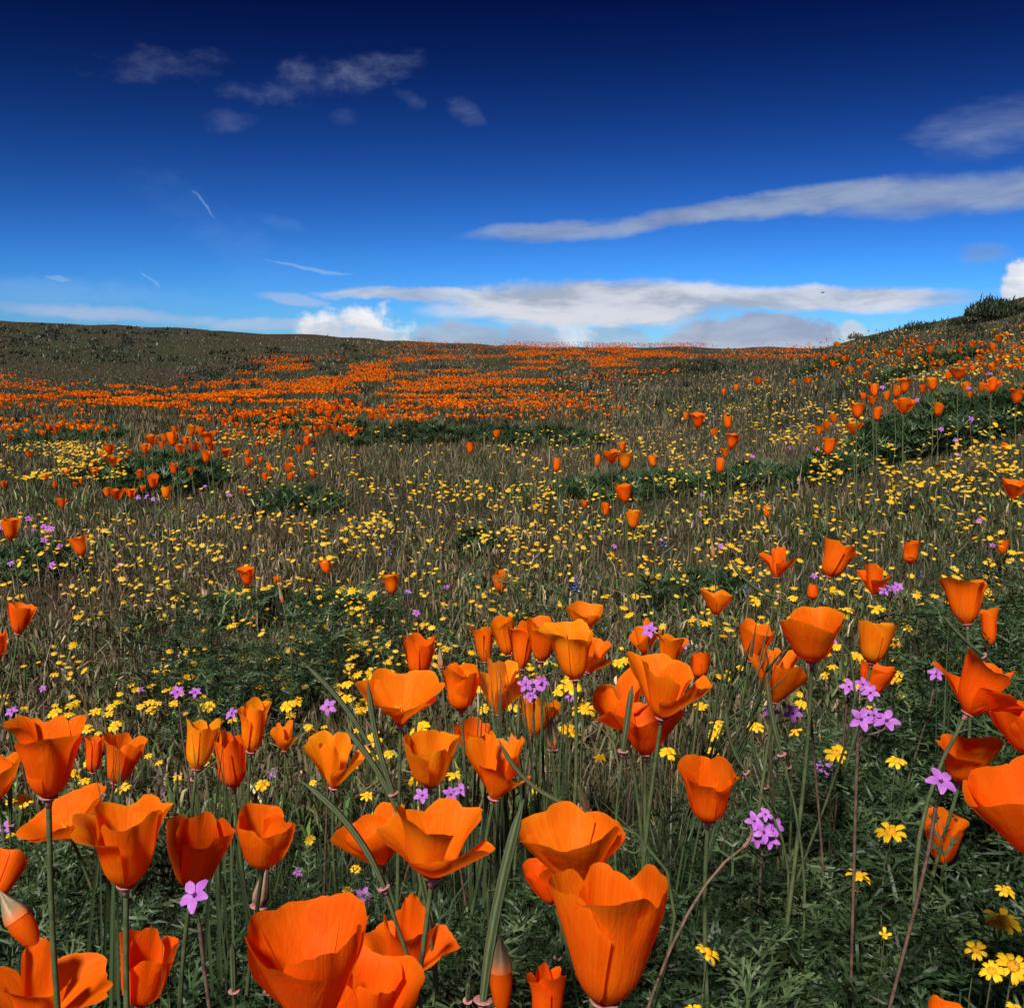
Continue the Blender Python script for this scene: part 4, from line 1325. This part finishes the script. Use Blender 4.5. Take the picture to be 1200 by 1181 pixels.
OWN_D = {
    (1044, 970): 'large yellow daisy alone between the violet cluster and the neat goblet poppy', (1008, 1021): 'yellow daisy just below the large lone one in the dark clearing',
    (829, 1110): 'tilted yellow daisy low beside the very large goblet poppy', (901, 1153): 'tiny yellow daisy by the reddish stem of the violet cluster',
    (980, 879): 'yellow daisy under the two violet flower rows', (885, 848): 'yellow daisy beside the dark seed pod', (1051, 888): 'pale flat yellow daisy under the violet row',
    (813, 1178): 'yellow daisy cut by the picture bottom', (939, 974): 'little withered yellow daisy next to the violet cluster',
    (1175, 1073): 'largest yellow daisy, upper one of the corner group', (1144, 1107): 'smaller ragged yellow daisy on the inner side of the corner group',
    (1188, 1126): 'broad yellow daisy beneath the largest one of the corner group', (1163, 1132): 'orange-tinged fading daisy tucked against a broad yellow one',
    (1179, 1038): 'tilted yellow daisy topping the corner group', (1190, 1176): 'yellow daisy at the very bottom of the corner group', (1037, 1091): 'rounded orange-yellow daisy bud with short petals',
    (685, 827): 'bright big yellow daisy below another beside the fully blown poppy', (669, 800): 'bright big yellow daisy under the crowded poppy bunch', (668, 853): 'tilted yellow daisy beside the brown pointed bud',
    (492, 850): 'yellow daisy right under the flat wide-open poppy', (437, 863): 'yellow daisy between two crossing seed pods', (1027, 711): 'pale yellow daisy below the two-winged poppy',
    (992, 712): 'yellow daisy next to the pale one below the two-winged poppy'}
n_dai = 0
for lst, lab, grp in ((D_CLEAR, 'yellow daisy in the dark clearing round the violet flower cluster', 'daisies in the dark clearing'),
                      (D_CORNER, 'big yellow daisy in the close group near the neat goblet poppy', 'daisies in the corner group'),
                      (D_LEFT, 'yellow daisy round the tall wide-mouthed poppy and the two-lobed trumpet poppy', 'daisies round the trumpet poppies'),
                      (D_MIDDLE, 'yellow daisy between the slanting seed pods and the clean cup poppy', 'daisies between the seed pods'),
                      (D_BUNCH, 'yellow daisy around the crowded poppy bunch and the fully blown poppy', 'daisies around the poppy bunch'),
                      (D_RIGHT, 'yellow daisy near the double-lobed poppy and its violet flowers', 'daisies near the double-lobed poppy')):
    for (u, v, px) in lst:
        daisy(u, v, px, OWN_D.get((u, v), lab), grp, bud=(u == 1037))
        n_dai += 1

# density of the remaining daisies, in regions (u0,v0,u1,v1,count)
GOLD = [(-60, 516, 150, 562, 700), (150, 560, 460, 640, 130), (-60, 600, 460, 700, 400), (-60, 700, 470, 820, 270), (400, 600, 640, 800, 330),
        (440, 500, 800, 600, 230), (560, 560, 900, 700, 520), (860, 540, 1260, 700, 560), (640, 690, 900, 800, 60), (560, 438, 1000, 480, 420),
        (900, 470, 1010, 520, 190), (780, 470, 900, 560, 150), (940, 385, 1260, 450, 520), (1080, 420, 1260, 560, 210), (600, 480, 860, 540, 130),
        (950, 520, 1200, 580, 150), (260, 480, 420, 560, 140), (880, 700, 1240, 830, 60), (-60, 820, 500, 880, 40), (380, 560, 640, 620, 110), (1260, 380, 1800, 820, 700), (-600, 500, -60, 820, 450), (250, 500, 330, 520, 60)]
U, V_ = [], []
for (u0, v0, u1, v1, cnt) in GOLD:
    n = int(cnt * 2.1)
    u = rng.uniform(u0, u1, n); v = rng.uniform(v0, v1, n)
    nz = .6 * vnoise(u / 42, v / 16, 61) + .4 * vnoise(u / 14, v / 7, 62)
    k_ = nz > rng.uniform(.32, .70, n)
    U.append(u[k_]); V_.append(v[k_])
gu, gv = np.concatenate(U), np.concatenate(V_)
gd = hit(gu, gv, .085 + .03 * rng.random(len(gu)))
ok = np.isfinite(gd)
gu, gv, gd = gu[ok], gv[ok], gd[ok]
order = np.argsort(gd)
inside = [i for i in order if 0 < gu[i] < 1200]
ind = inside[:max(0, 300 - n_dai)]
for i in ind:
    daisy(float(gu[i]), float(gv[i]), float(np.clip(.0148 * F / gd[i] * random.lognormvariate(0, .25), 5, 18)),
          'small yellow daisy sprinkled over the brown grass behind the foreground poppies', 'daisies sprinkled over the brown grass')
rest = np.setdiff1d(np.arange(len(gu)), ind)


def far_daisies():
    u, v, d = gu[rest], gv[rest], gd[rest]
    k = len(u)
    P = EYE + ray(u, v) * d[:, None]
    a = np.arange(16) / 16 * 6.2832
    rr = np.where(np.arange(16) % 2 == 0, .0105, .0062)
    V = np.concatenate([[[0, 0, .003]], np.stack([rr * np.cos(a), rr * np.sin(a), -.0005 + 0 * a], -1)])
    T = [(0, 1 + i, 1 + (i + 1) % 16) for i in range(16)]
    sv = np.array([[-.0008, 0, 0], [.0008, 0, 0], [.004, .002, -.13]])
    V = np.concatenate([V, sv]); T = np.array(T + [(17, 18, 19)])
    tcl = np.ones((20, 3)); tcl[0] = [1, .75, .6]; tcl[17:] = [.10, .17, 2.0]
    cols = np.where(rng.random((k, 1)) < .6, YEL, YEL2)[:, :3] * rng.uniform(.7, 1.05, (k, 1))
    R = rot_zt(rng.uniform(0, 6.28, k), np.abs(rng.normal(.42, .25, k)), rng.normal(-1.6, .9, k))
    s = rng.lognormal(-.62, .28, k) * (1 + .05 * np.clip(d - 3, 0, 12))
    V, T, C = instance(V, T, P, R, s, cols, tcl)
    link('daisy_carpet', mesh_np('daisy_carpet', V, T, M_GOLD, cols=C), kind='stuff',
         label='countless tiny yellow daisies flecking the middle slope and hillside', category='daisies')
    print('daisies', k, len(ind))


far_daisies()


# ------------------------------------------------------------------ violet filaree
def violet_petal():
    n = 7
    t = np.linspace(0, 1, n); w = .0022 * np.sin(np.clip(t * 1.02, 0, 1) ** .8 * math.pi * .92) + .0004
    z = .0012 * np.sin(t * 3.14) - .0006 * t
    V = np.concatenate([np.stack([.001 + t * .0078, -w, z + .0006], -1), np.stack([.001 + t * .0078, 0 * w, z], -1), np.stack([.001 + t * .0078, w, z + .0006], -1)])
    T = []
    for b in (0, n):
        for i in range(n - 1):
            T += [(b + i, b + i + 1, b + i + n + 1), (b + i, b + i + n + 1, b + i + n)]
    UV = np.concatenate([np.stack([np.full(n, q), t], -1) for q in (0, .5, 1)])
    return mesh_np('petal', V, np.array(T), M_VIOLET, uv=UV)


VP_ME = violet_petal()
hv, ht, huv = lathe([(.0001, .0022), (.0008, .0018), (.0013, .0006), (.0009, -.0012), (.0004, -.003)], 8)
HEART_ME = mesh_np('floret', hv, ht, M_VIODARK, uv=huv)


def filaree(spots, label, foot=None, d0=None):
    """spots: list of (u, v, px); one stalk that carries these florets"""
    u, v, px = spots[0]
    want = d0 or .0175 * F / max(q[2] for q in spots)
    d, hh = settle(u, v, want, .06, .40)
    r = np.random.default_rng(int(u * 3 + v * 11))
    c0 = EYE + ray(u, v) * d
    if foot is not None:
        fd = ray(*foot); f0 = EYE + fd * d
        fp = np.array([f0[0], f0[1], float(G(f0[0], f0[1])) - .003])
    else:
        fp = np.array([c0[0] + r.normal(0, .02), c0[1] + r.uniform(.0, .03), 0]); fp[2] = G(fp[0], fp[1]) - .003
    root = link('filaree', None, label=label, category='violet flower', group='violet filaree flowers')
    root.location = fp; root.empty_display_size = .01
    fork = c0 - fp + np.array([0, .004, -.016])
    P = [tube(bez(np.zeros(3), np.array([0, 0, fork[2] * .5]), fork * [.9, .9, .8], fork, 10), .0011, 6)]
    for (a, b, q) in spots:
        p = EYE + ray(a, b) * (d + r.normal(0, .004)) - fp
        s = min(max(q * d / F / .0175, .4), 1.6)
        P.append(tube(bez(fork, fork + [0, 0, .006], p - np.array([0, .003, .008]), p - np.array([0, .001, .001]), 6), .0006, 5))
        mw = Matrix.Translation(Vector(p)) @ Matrix(lean_matrix(r.normal(0, .3), r.uniform(.5, 1.0)).tolist()).to_4x4() @ Matrix.Rotation(r.uniform(0, 6.28), 4, 'Z') @ Matrix.Scale(s, 4)
        fl = link('floret', HEART_ME, root); fl.matrix_local = mw
        for i in range(5):
            o = link('petal', VP_ME, fl)
            o.matrix_local = Matrix.Rotation(i * 1.2566 + r.normal(0, .07), 4, 'Z') @ Matrix.Rotation(r.normal(-.05, .12), 4, 'Y')
    V, T, UV = join(P)
    link('stem', mesh_np('stem', V, T, M_REDSTEM, uv=UV), root)


filaree([(895, 975, 26), (884, 962, 24), (908, 968, 24), (902, 985, 24), (886, 983, 24), (897, 954, 18)], 'dense violet flower cluster on a long reddish stem in the dark clearing', (880, 1175))
filaree([(229, 1049, 42)], 'single violet flower right under the deep orange cup poppy')
filaree([(1102, 916, 38)], 'large violet flower touching the pale-hearted orange poppy')
filaree([(950, 758, 26), (972, 750, 19)], 'pair of violet flowers in front of the double-lobed poppy', (985, 850))
filaree([(995, 805, 22), (1011, 802, 20), (1020, 812, 22)], 'violet flower trio below the reddish cup poppy')
filaree([(1009, 843, 30), (1039, 845, 32), (1024, 838, 20)], 'violet flower row beneath the violet trio')
filaree([(904, 834, 21), (929, 836, 23)], 'two violet flowers beside the dark seed pod')
filaree([(971, 902, 20), (960, 898, 14)], 'small violet flowers in shade above the dark clearing')
filaree([(626, 805, 24), (616, 802, 20), (635, 800, 20), (622, 815, 18)], 'bunched violet flowers above the daisies of the poppy bunch', (600, 880))
filaree([(761, 739, 20)], 'violet flower in front of a small torn orange poppy')
filaree([(800, 756, 15)], 'violet flower half hidden behind the trumpet poppy')
filaree([(1045, 691, 16), (1052, 688, 14), (1036, 693, 14)], 'violet flower knot beside the two-winged poppy')
filaree([(1097, 790, 20)], 'violet flower at the torn side of the wind-blown poppy')
filaree([(1145, 832, 15), (1138, 829, 12)], 'small violet flowers under the wind-blown poppy')
filaree([(495, 932, 21)], 'violet flower beneath the clean cup poppy')
filaree([(528, 931, 21), (540, 926, 20)], 'violet flowers above the huge wide-open poppy')
filaree([(385, 828, 21)], 'violet flower beside the two crossing seed pods')
filaree([(414, 930, 15)], 'small violet flower under the split-petalled poppy')
filaree([(320, 906, 14)], 'small violet flower among bare twigs near the blue lupine head')
filaree([(349, 1022, 14)], 'small violet flower beside the smooth cup poppy stem')
filaree([(425, 1049, 21)], 'violet flower at the base of the long slanting seed pod')
filaree([(14, 834, 16)], 'violet flower over the tall wide-mouthed poppy')
filaree([(272, 836, 18)], 'violet flower behind the narrow tube poppy')
filaree([(208, 811, 18), (229, 811, 15)], 'violet flower pair on the grass above the striped poppy')
filaree([(165, 808, 9)], 'little violet flower beside the violet pair on the grass')
filaree([(50, 807, 10)], 'pale little violet flower alone on brown grass')
filaree([(190, 928, 12)], 'dim violet flower between pink rings and the trumpet poppy')
filaree([(6, 970, 18), (5, 984, 14)], 'violet flowers at the picture edge below the cut poppy')
filaree([(72, 1016, 13)], 'dim violet flower left of the two-lobed trumpet poppy')
filaree([(1081, 1081, 17)], 'dim violet flower under the neat goblet poppy')
filaree([(843, 1174, 11)], 'violet bud-like flower low in the dark clearing')
filaree([(584, 812, 13)], 'violet flower hidden by the tall grass tuft')
filaree([(669, 817, 14)], 'violet flower between two large daisies')
VS = 'tiny violet flower in the loose drift on the slope edge by a leafy plant'
for (u, v, px) in ((56, 619, 10), (51, 617, 8), (61, 620, 8), (52, 633, 9), (61, 662, 10), (13, 660, 9), (33, 608, 9), (70, 640, 8), (2, 618, 8), (40, 622, 7)):
    filaree([(u, v, px)], VS)
VR = 'tiny violet flower dotted over the dark leafy bank'
for (u, v, px) in ((1075, 469, 6), (1103, 503, 7), (1138, 491, 8), (1120, 516, 7), (1122, 533, 7), (1160, 438, 7), (1034, 454, 7), (1012, 521, 6), (958, 527, 6), (985, 527, 6),
                   (1135, 455, 6), (1180, 470, 6), (882, 535, 6), (925, 525, 6), (1148, 610, 8), (1163, 639, 8), (1147, 611, 7), (820, 603, 6), (823, 580, 6)):
    filaree([(u, v, px)], VR)
VM = 'tiny violet flower lost in the middle grass'
for (u, v, px) in ((478, 694, 9), (488, 718, 10), (523, 688, 8), (240, 570, 6), (268, 580, 6), (172, 582, 8), (180, 585, 7), (162, 583, 7), (954, 675, 9), (845, 640, 8), (720, 640, 7), (140, 662, 7)):
    filaree([(u, v, px)], VM)


# ------------------------------------------------------------------ seed pods, spent heads and buds
def pod(ub, vb, ut, vt, length, wpx, label, bend=0.12, dry=False, group='long seed pods', name='seed_pod', rim=True, d=None):
    lp = math.hypot(ut - ub, vt - vb)
    want = d or length * F / lp
    if d is None:
        d, _ = settle(ub, vb, want, .05, .45)
    b = EYE + ray(ub, vb) * d
    t = EYE + ray(ut, vt) * d * .99
    r = np.random.default_rng(int(ub + vt * 3))
    foot = np.array([b[0] + r.normal(0, .012) - (t - b)[0] * .3, b[1] + .01, 0]); foot[2] = G(foot[0], foot[1]) - .003
    root = link(name, None, label=label, category='seed pod', group=group)
    root.location = foot; root.empty_display_size = .01
    ax = (t - b) / np.linalg.norm(t - b)
    side = np.cross(ax, FWD); L = np.linalg.norm(t - b)
    path = bez(b, b + ax * L * .33 + side * L * bend, b + ax * L * .66 + side * L * bend, t, 16) - foot
    rad = wpx * .82 * d / F / 2
    s = np.linspace(0, 1, 16)
    V, T, UV = tube(path, rad * np.clip(.75 + .5 * np.sin(s * 3.0), 0, 1.1) * np.clip((1.03 - s) * 6, .12, 1), 10, .06)
    link('pod', mesh_np('pod', V, T, M_PODDRY if dry else M_POD, uv=UV), root)
    pb = b - foot
    a0 = path[1] - path[0]; a0 /= np.linalg.norm(a0)
    if rim:
        q = Vector(a0).to_track_quat('Z', 'Y').to_matrix().to_4x4()
        o = link('rim', RIM_ME, root); o.matrix_local = Matrix.Translation(Vector(pb)) @ q @ Matrix.Scale(max(.4, rad / .0036), 4)
    st = bez(np.zeros(3), np.array([0, 0, max(pb[2], .02) * .5]), pb - a0 * .4 * max(pb[2], .02), pb, 10)
    V, T, UV = tube(st, np.linspace(1, .8, 10) * max(.0012, rad * .55), 7)
    link('stem', mesh_np('stem', V, T, M_STEM, uv=UV), root)


pod(450, 1040, 352, 914, .068, 9, 'long curved green seed pod above the ragged poppy, frilled pink ring at its base', -.10)
pod(466, 952, 402, 850, .062, 8, 'green seed pod slanting across the split-petalled poppy', -.06)
pod(432, 872, 357, 778, .066, 7, 'green seed pod rising alone over the grassy slope', -.06)
pod(461, 930, 431, 797, .070, 8, 'upright green seed pod beside the clean cup poppy', .05)
pod(566, 1172, 614, 936, .088, 14, 'thick long green seed pod crossing the very large goblet poppy group', .03)
pod(677, 946, 584, 866, .062, 6, 'dark arching seed pod over the broad bowl poppy', .16)
pod(730, 880, 741, 803, .050, 8, 'straight dark seed pod on a pink ring in front of drooping petals', .0)
pod(916, 884, 898, 792, .058, 7, 'dark straight seed pod in front of the square-lobed poppy', .03)
pod(911, 700, 855, 654, .050, 5, 'thin curved seed pod below the poppy with a nodding lip', .14)
pod(1153, 768, 1104, 720, .050, 5, 'dark slanting seed pod near the narrow waisted poppy', .05)
pod(671, 1016, 679, 976, .030, 6, 'short dark seed pod standing inside the broad bowl poppy', .0, rim=False)
pod(12, 966, 11, 898, .055, 6, 'slim upright seed pod at the cut poppy', .0)
pod(898, 922, 881, 868, .042, 5, 'grey-green seed pod on a pink ring in the clearing shade', .05)
pod(875, 905, 851, 828, .055, 5, 'thin bent seed pod behind the lone goblet poppy', .12)
pod(574, 1095, 571, 1040, .030, 5, 'short pale seed pod tip beside the thick long pod', .0, rim=False)
SP = 'spent poppy head, a pink ring with a short young pod, under the narrow tube poppy'
for (u, v, hpx) in ((208, 907, 16), (226, 913, 18), (289, 927, 14)):
    pod(u, v, u + 1, v - hpx, .016, 4, SP, 0, group='spent poppy heads', name='spent_poppy')
pod(274, 1161, 272, 1104, .028, 8, 'spent poppy head with a stout young pod above its pink ring by the bowl poppy', 0, group='spent poppy heads', name='spent_poppy')
pod(314, 1162, 313, 1142, .012, 7, 'pink ring of a spent poppy pressed against the large bowl poppy', 0, group='spent poppy heads', name='spent_poppy')
pod(515, 1084, 515, 1042, .026, 5, 'spent poppy head with a slim young pod beneath the huge wide-open poppy', 0, group='spent poppy heads', name='spent_poppy')
pod(653, 1122, 652, 1102, .012, 6, 'pink ring of a spent poppy left of the very large goblet', 0, group='spent poppy heads', name='spent_poppy')
pod(924, 898, 922, 880, .014, 5, 'small spent poppy head near the dark straight pod', 0, group='spent poppy heads', name='spent_poppy')
pod(548, 1172, 549, 1150, .012, 7, 'pink frilled ring at the foot of the thick long pod', 0, group='spent poppy heads', name='spent_poppy')


def bud(ub, vb, ut, vt, wpx, label, cap=.6, length=.04, dry=False, d=None):
    """poppy bud: pointed cap, with a little orange showing below when it opens"""
    lp = math.hypot(ut - ub, vt - vb)
    d, _ = settle(ub, vb, d or length * F / lp, .05, .45)
    b = EYE + ray(ub, vb) * d; t = EYE + ray(ut, vt) * d
    foot = np.array([b[0] + .01, b[1] + .01, 0]); foot[2] = G(foot[0], foot[1]) - .003
    root = link('poppy_bud', None, label=label, category='flower bud', group='poppy buds')
    root.location = foot; root.empty_display_size = .01
    L = np.linalg.norm(t - b); rad = wpx * d / F / 2
    q = Vector((t - b) / L).to_track_quat('Z', 'Y').to_matrix().to_4x4()
    mw = Matrix.Translation(Vector(b - foot)) @ q
    z0 = (1 - cap) * L
    if cap < .95:
        V, T, UV = lathe([(rad * .25, 0), (rad * .75, z0 * .25), (rad, z0 * .7), (rad * .97, z0 * 1.1), (rad * .8, z0 * 1.3)], 12)
        o = link('petal', mesh_np('petal', V, T, M_PETAL, uv=UV), root); o.matrix_local = mw; o.color = TINT['r'] + (1,)
    V, T, UV = lathe([(rad * 1.03, z0), (rad * 1.02, z0 + .12 * cap * L), (rad * .86, z0 + .32 * cap * L), (rad * .58, z0 + .56 * cap * L), (rad * .3, z0 + .8 * cap * L), (rad * .08, L)] if cap < .95 else
                     [(rad * .3, 0), (rad * .9, L * .12), (rad, L * .28), (rad * .7, L * .55), (rad * .3, L * .85), (rad * .06, L)], 12)
    o = link('cap', mesh_np('cap', V, T, M_PODDRY if dry else M_CAP, uv=UV), root); o.matrix_local = mw
    o = link('rim', RIM_ME, root); o.matrix_local = mw @ Matrix.Scale(max(.4, rad / .007), 4)
    a0 = np.array((t - b) / L); pb = b - foot
    st = bez(np.zeros(3), np.array([0, 0, pb[2] * .5]), pb - a0 * .3 * pb[2], pb, 9)
    V, T, UV = tube(st, max(.0012, rad * .25), 7)
    link('stem', mesh_np('stem', V, T, M_STEM, uv=UV), root)


bud(42, 1108, 0, 1044, 30, 'opening poppy bud with a pale cone cap over orange near the sprawling poppy', .5, .045)
bud(588, 1186, 586, 1096, 27, 'opening poppy bud under a pinkish cone cap beside the thick long pod', .45, .05)
bud(648, 878, 646, 838, 15, 'brown pointed poppy bud on a straight stem by the poppy bunch', 1.0, .03)
bud(688, 950, 677, 918, 12, 'pinkish poppy bud behind the broad bowl poppy', 1.0, .028)
bud(616, 985, 612, 950, 13, 'pale poppy bud beside the tip of the thick long pod', 1.0, .03)
bud(303, 1062, 313, 1012, 20, 'dry brown papery poppy bud under the smooth cup poppy', 1.0, .035, True)
bud(517, 782, 515, 758, 8, 'small tan poppy bud next to the upright goblet poppy', 1.0, .026)
bud(331, 705, 326, 684, 5, 'tiny pale poppy bud on the brown grass', 1.0, .03)
bud(836, 652, 834, 632, 5, 'tiny tan poppy bud above the thin curved seed pod', 1.0, .03)


# ------------------------------------------------------------------ lupines, tufts, twig
def lupine(u, v, hpx, label):
    d, hh = settle(u, v, .032 * F / hpx, .06, .30)
    P = EYE + ray(u, v) * d
    foot = np.array([P[0], P[1], 0]); foot[2] = G(P[0], P[1]) - .003
    root = link('lupine', None, label=label, category='lupine', group='blue lupines')
    root.location = foot; root.empty_display_size = .01
    H = P[2] - foot[2]; L = hpx * d / F
    V, T, UV = tube(bez(np.zeros(3), np.array([.005, 0, H * .4]), np.array([0, 0, H * .7]), np.array([0, 0, H + L * .5]), 8), .0012, 6)
    link('stem', mesh_np('stem', V, T, M_THIN, uv=UV), root)
    r = np.random.default_rng(int(u)); A, Bn = [], []
    fv, ft, _ = lathe([(.0003, 0), (.0018, .0012), (.0021, .0035), (.0012, .0058), (.0002, .0066)], 6)
    for i in range(16):
        z = H - L * .5 + L * (i / 15) ; a = i * 2.4; s = (1.15 - .6 * i / 15) * L / .03
        R = np.array(Matrix.Rotation(a, 3, 'Z') @ Matrix.Rotation(1.15, 3, 'Y'))
        A.append((fv @ R.T * s + [0, 0, z], ft))
        if i % 3 == 0:
            Bn.append((fv @ R.T * s * .55 + np.array([math.cos(a), math.sin(a), .5]) * .004 * s + [0, 0, z], ft))
    V, T, _ = join(A); link('florets', mesh_np('florets', V, T, M_BLUE), root)
    V, T, _ = join(Bn); link('banner', mesh_np('banner', V, T, M_WHITE), root)


lupine(343, 842, 17, 'dark blue and white lupine head beside the ragged yellow-orange poppy')
lupine(674, 685, 20, 'blue lupine spike rising over the crowded poppy bunch')
lupine(777, 634, 15, 'blue lupine spike above the spreading grey-green plant')
lupine(875, 690, 11, 'small blue lupine next to a daisy by the bowl poppy')
for (u, v, h) in ((563, 613, 11), (456, 645, 11), (838, 689, 9), (1080, 672, 9), (242, 672, 8)):
    lupine(u, v, h, 'tiny dark blue lupine spike in the daisy-dotted grass')


def tuft(ub, vb, tips, label, wmm=3.2, d=None, awn=False, col=(.045, .068, .026), name='grass_tuft', spread=.0):
    """a clump of leaves; tips are pixels, all at about the depth of the base"""
    P0 = EYE + ray(ub, vb) * d
    foot = np.array([P0[0], P0[1], 0]); foot[2] = G(P0[0], P0[1]) - .004
    root = link(name, None, label=label, category='grass tuft', group='tall grass tufts')
    root.location = foot; root.empty_display_size = .01
    r = np.random.default_rng(int(ub * 3 + vb))
    for (u, v) in tips:
        t = EYE + ray(u, v) * (d + r.normal(0, .02)) - foot
        f = np.array([r.normal(0, .018), r.normal(0, .018), 0])
        n = 9
        path = bez(f, f + np.array([0, 0, t[2] * .45]), f + (t - f) * [.55, .55, .8], t, n)
        tan = np.gradient(path, axis=0); tan /= np.linalg.norm(tan, axis=1)[:, None]
        sd = np.cross(tan, np.array([r.normal(0, .5), 1.0, .2])); sd /= np.linalg.norm(sd, axis=1)[:, None]
        w = wmm * .0008 * np.clip(np.sin(np.linspace(.12, 1, n) ** .9 * math.pi), .06, 1) / 2
        up = np.cross(sd, tan) * .25
        V = np.concatenate([path - sd * w[:, None], path + up * w[:, None], path + sd * w[:, None]])
        T = np.concatenate([grid_tris(n, 3)])
        c_ = np.array(col) * r.uniform(.7, 1.3)
        link('blade', mesh_np('blade', V, T, M_LEAF, cols=np.tile(c_, (len(V), 1))), root)
        if awn:
            A = []
            for i in range(9):
                q = path[-1] + (path[-2] - path[-1]) * i * .55
                dr = tan[-1] + r.normal(0, .22, 3); dr /= np.linalg.norm(dr)
                A.append(tube(np.stack([q, q + dr * .012, q + dr * .030]), [.0012, .0009, .0002], 4))
            V, T, UV = join(A)
            link('seed_head', mesh_np('seed_head', V, T, M_LEAF, cols=np.tile(c_ * .9, (len(V), 1))), root)


def fan(cu, top, n, du, dv, seed):
    r = np.random.default_rng(seed)
    return [(cu + r.uniform(-du, du), top + r.uniform(0, dv)) for _ in range(n)]


tuft(603, 900, fan(600, 752, 11, 34, 60, 1), 'dark tuft of grass leaves in front of the crowded poppy bunch', d=.86)
tuft(592, 890, fan(578, 760, 8, 18, 60, 2), 'second dark grass tuft before the loose orange poppy', d=.88)
tuft(250, 940, fan(250, 846, 10, 30, 50, 3), 'green grass tuft crossing the striped poppy seen from behind', d=.72)
tuft(118, 950, fan(120, 852, 10, 22, 50, 4), 'green grass tuft between the furled and leaning orange poppies', d=.70)
tuft(790, 930, [(922, 752), (905, 762), (890, 775), (915, 770), (880, 770), (865, 790), (850, 800), (840, 822)], 'bearded dark grass heads bending over towards the round poppy', d=.83, awn=True, wmm=2.2)
tuft(190, 1190, fan(200, 1060, 7, 45, 80, 5), 'fine grass blades crossing the closed dark orange poppy', d=.55, wmm=1.8)
tuft(1120, 800, fan(1118, 690, 6, 22, 50, 6), 'dark grass blades across the poppy seen from below', d=.86, wmm=2.2)
tuft(270, 870, fan(285, 790, 8, 25, 40, 7), 'small pale green grass tuft behind the yellow-orange furled poppy', d=1.05, wmm=2.0, col=(.08, .10, .04))
tuft(660, 840, fan(645, 760, 8, 24, 40, 8), 'slender leaves under the big pleated poppy', d=.9, wmm=2.4)


def twig():
    d = .62
    a = EYE + ray(770, 1050) * d; b = EYE + ray(872, 992) * (d + .03)
    foot = np.array([a[0] - .03, a[1], 0]); foot[2] = G(foot[0], foot[1]) - .003
    root = link('dry_twig', None, label='thin brown dry stalk slanting between the large goblet and the violet cluster', category='twig')
    root.location = foot
    V, T, UV = tube(bez(np.zeros(3), np.array([-.01, 0, .12]), a - foot, b - foot, 14), np.linspace(.0015, .0009, 14), 6)
    link('stem', mesh_np('stem', V, T, M_REDSTEM, uv=UV), root)
    V, T, UV = tube(bez(b - foot, b - foot + np.array([.004, 0, .004]), b - foot + np.array([.006, 0, .010]), b - foot + np.array([.003, 0, .014]), 6), np.linspace(.0016, .0005, 6), 5)
    link('tip', mesh_np('tip', V, T, M_PODDRY, uv=UV), root)


twig()


# ------------------------------------------------------------------ a distant bird
def bird():
    d = 90.0
    P = EYE + ray(964, 343) * d
    root = link('bird', None, label='small dark bird gliding before the long flat cloud', category='bird')
    root.location = P
    V, T, UV = tube(np.array([[-.16, 0, 0], [-.11, 0, .005], [0, 0, .01], [.10, 0, .02], [.15, 0, .02], [.19, 0, .01]]), [.01, .03, .045, .035, .025, .003], 8)
    link('body', mesh_np('body', V, T, M_BIRD, uv=UV), root)
    for s_ in (-1, 1):
        V = np.array([[.06, 0, .02], [-.06, 0, .02], [.07, .16 * s_, .07], [-.05, .15 * s_, .06], [.0, .36 * s_, .03], [-.03, .34 * s_, .03]])
        V = np.concatenate([V, V - [0, 0, .008]])
        T = np.array([[0, 2, 1], [1, 2, 3], [2, 4, 3], [3, 4, 5], [6, 7, 8], [7, 9, 8], [8, 9, 10], [9, 11, 10]])
        link('wing', mesh_np('wing', V, T, M_BIRD), root)


bird()
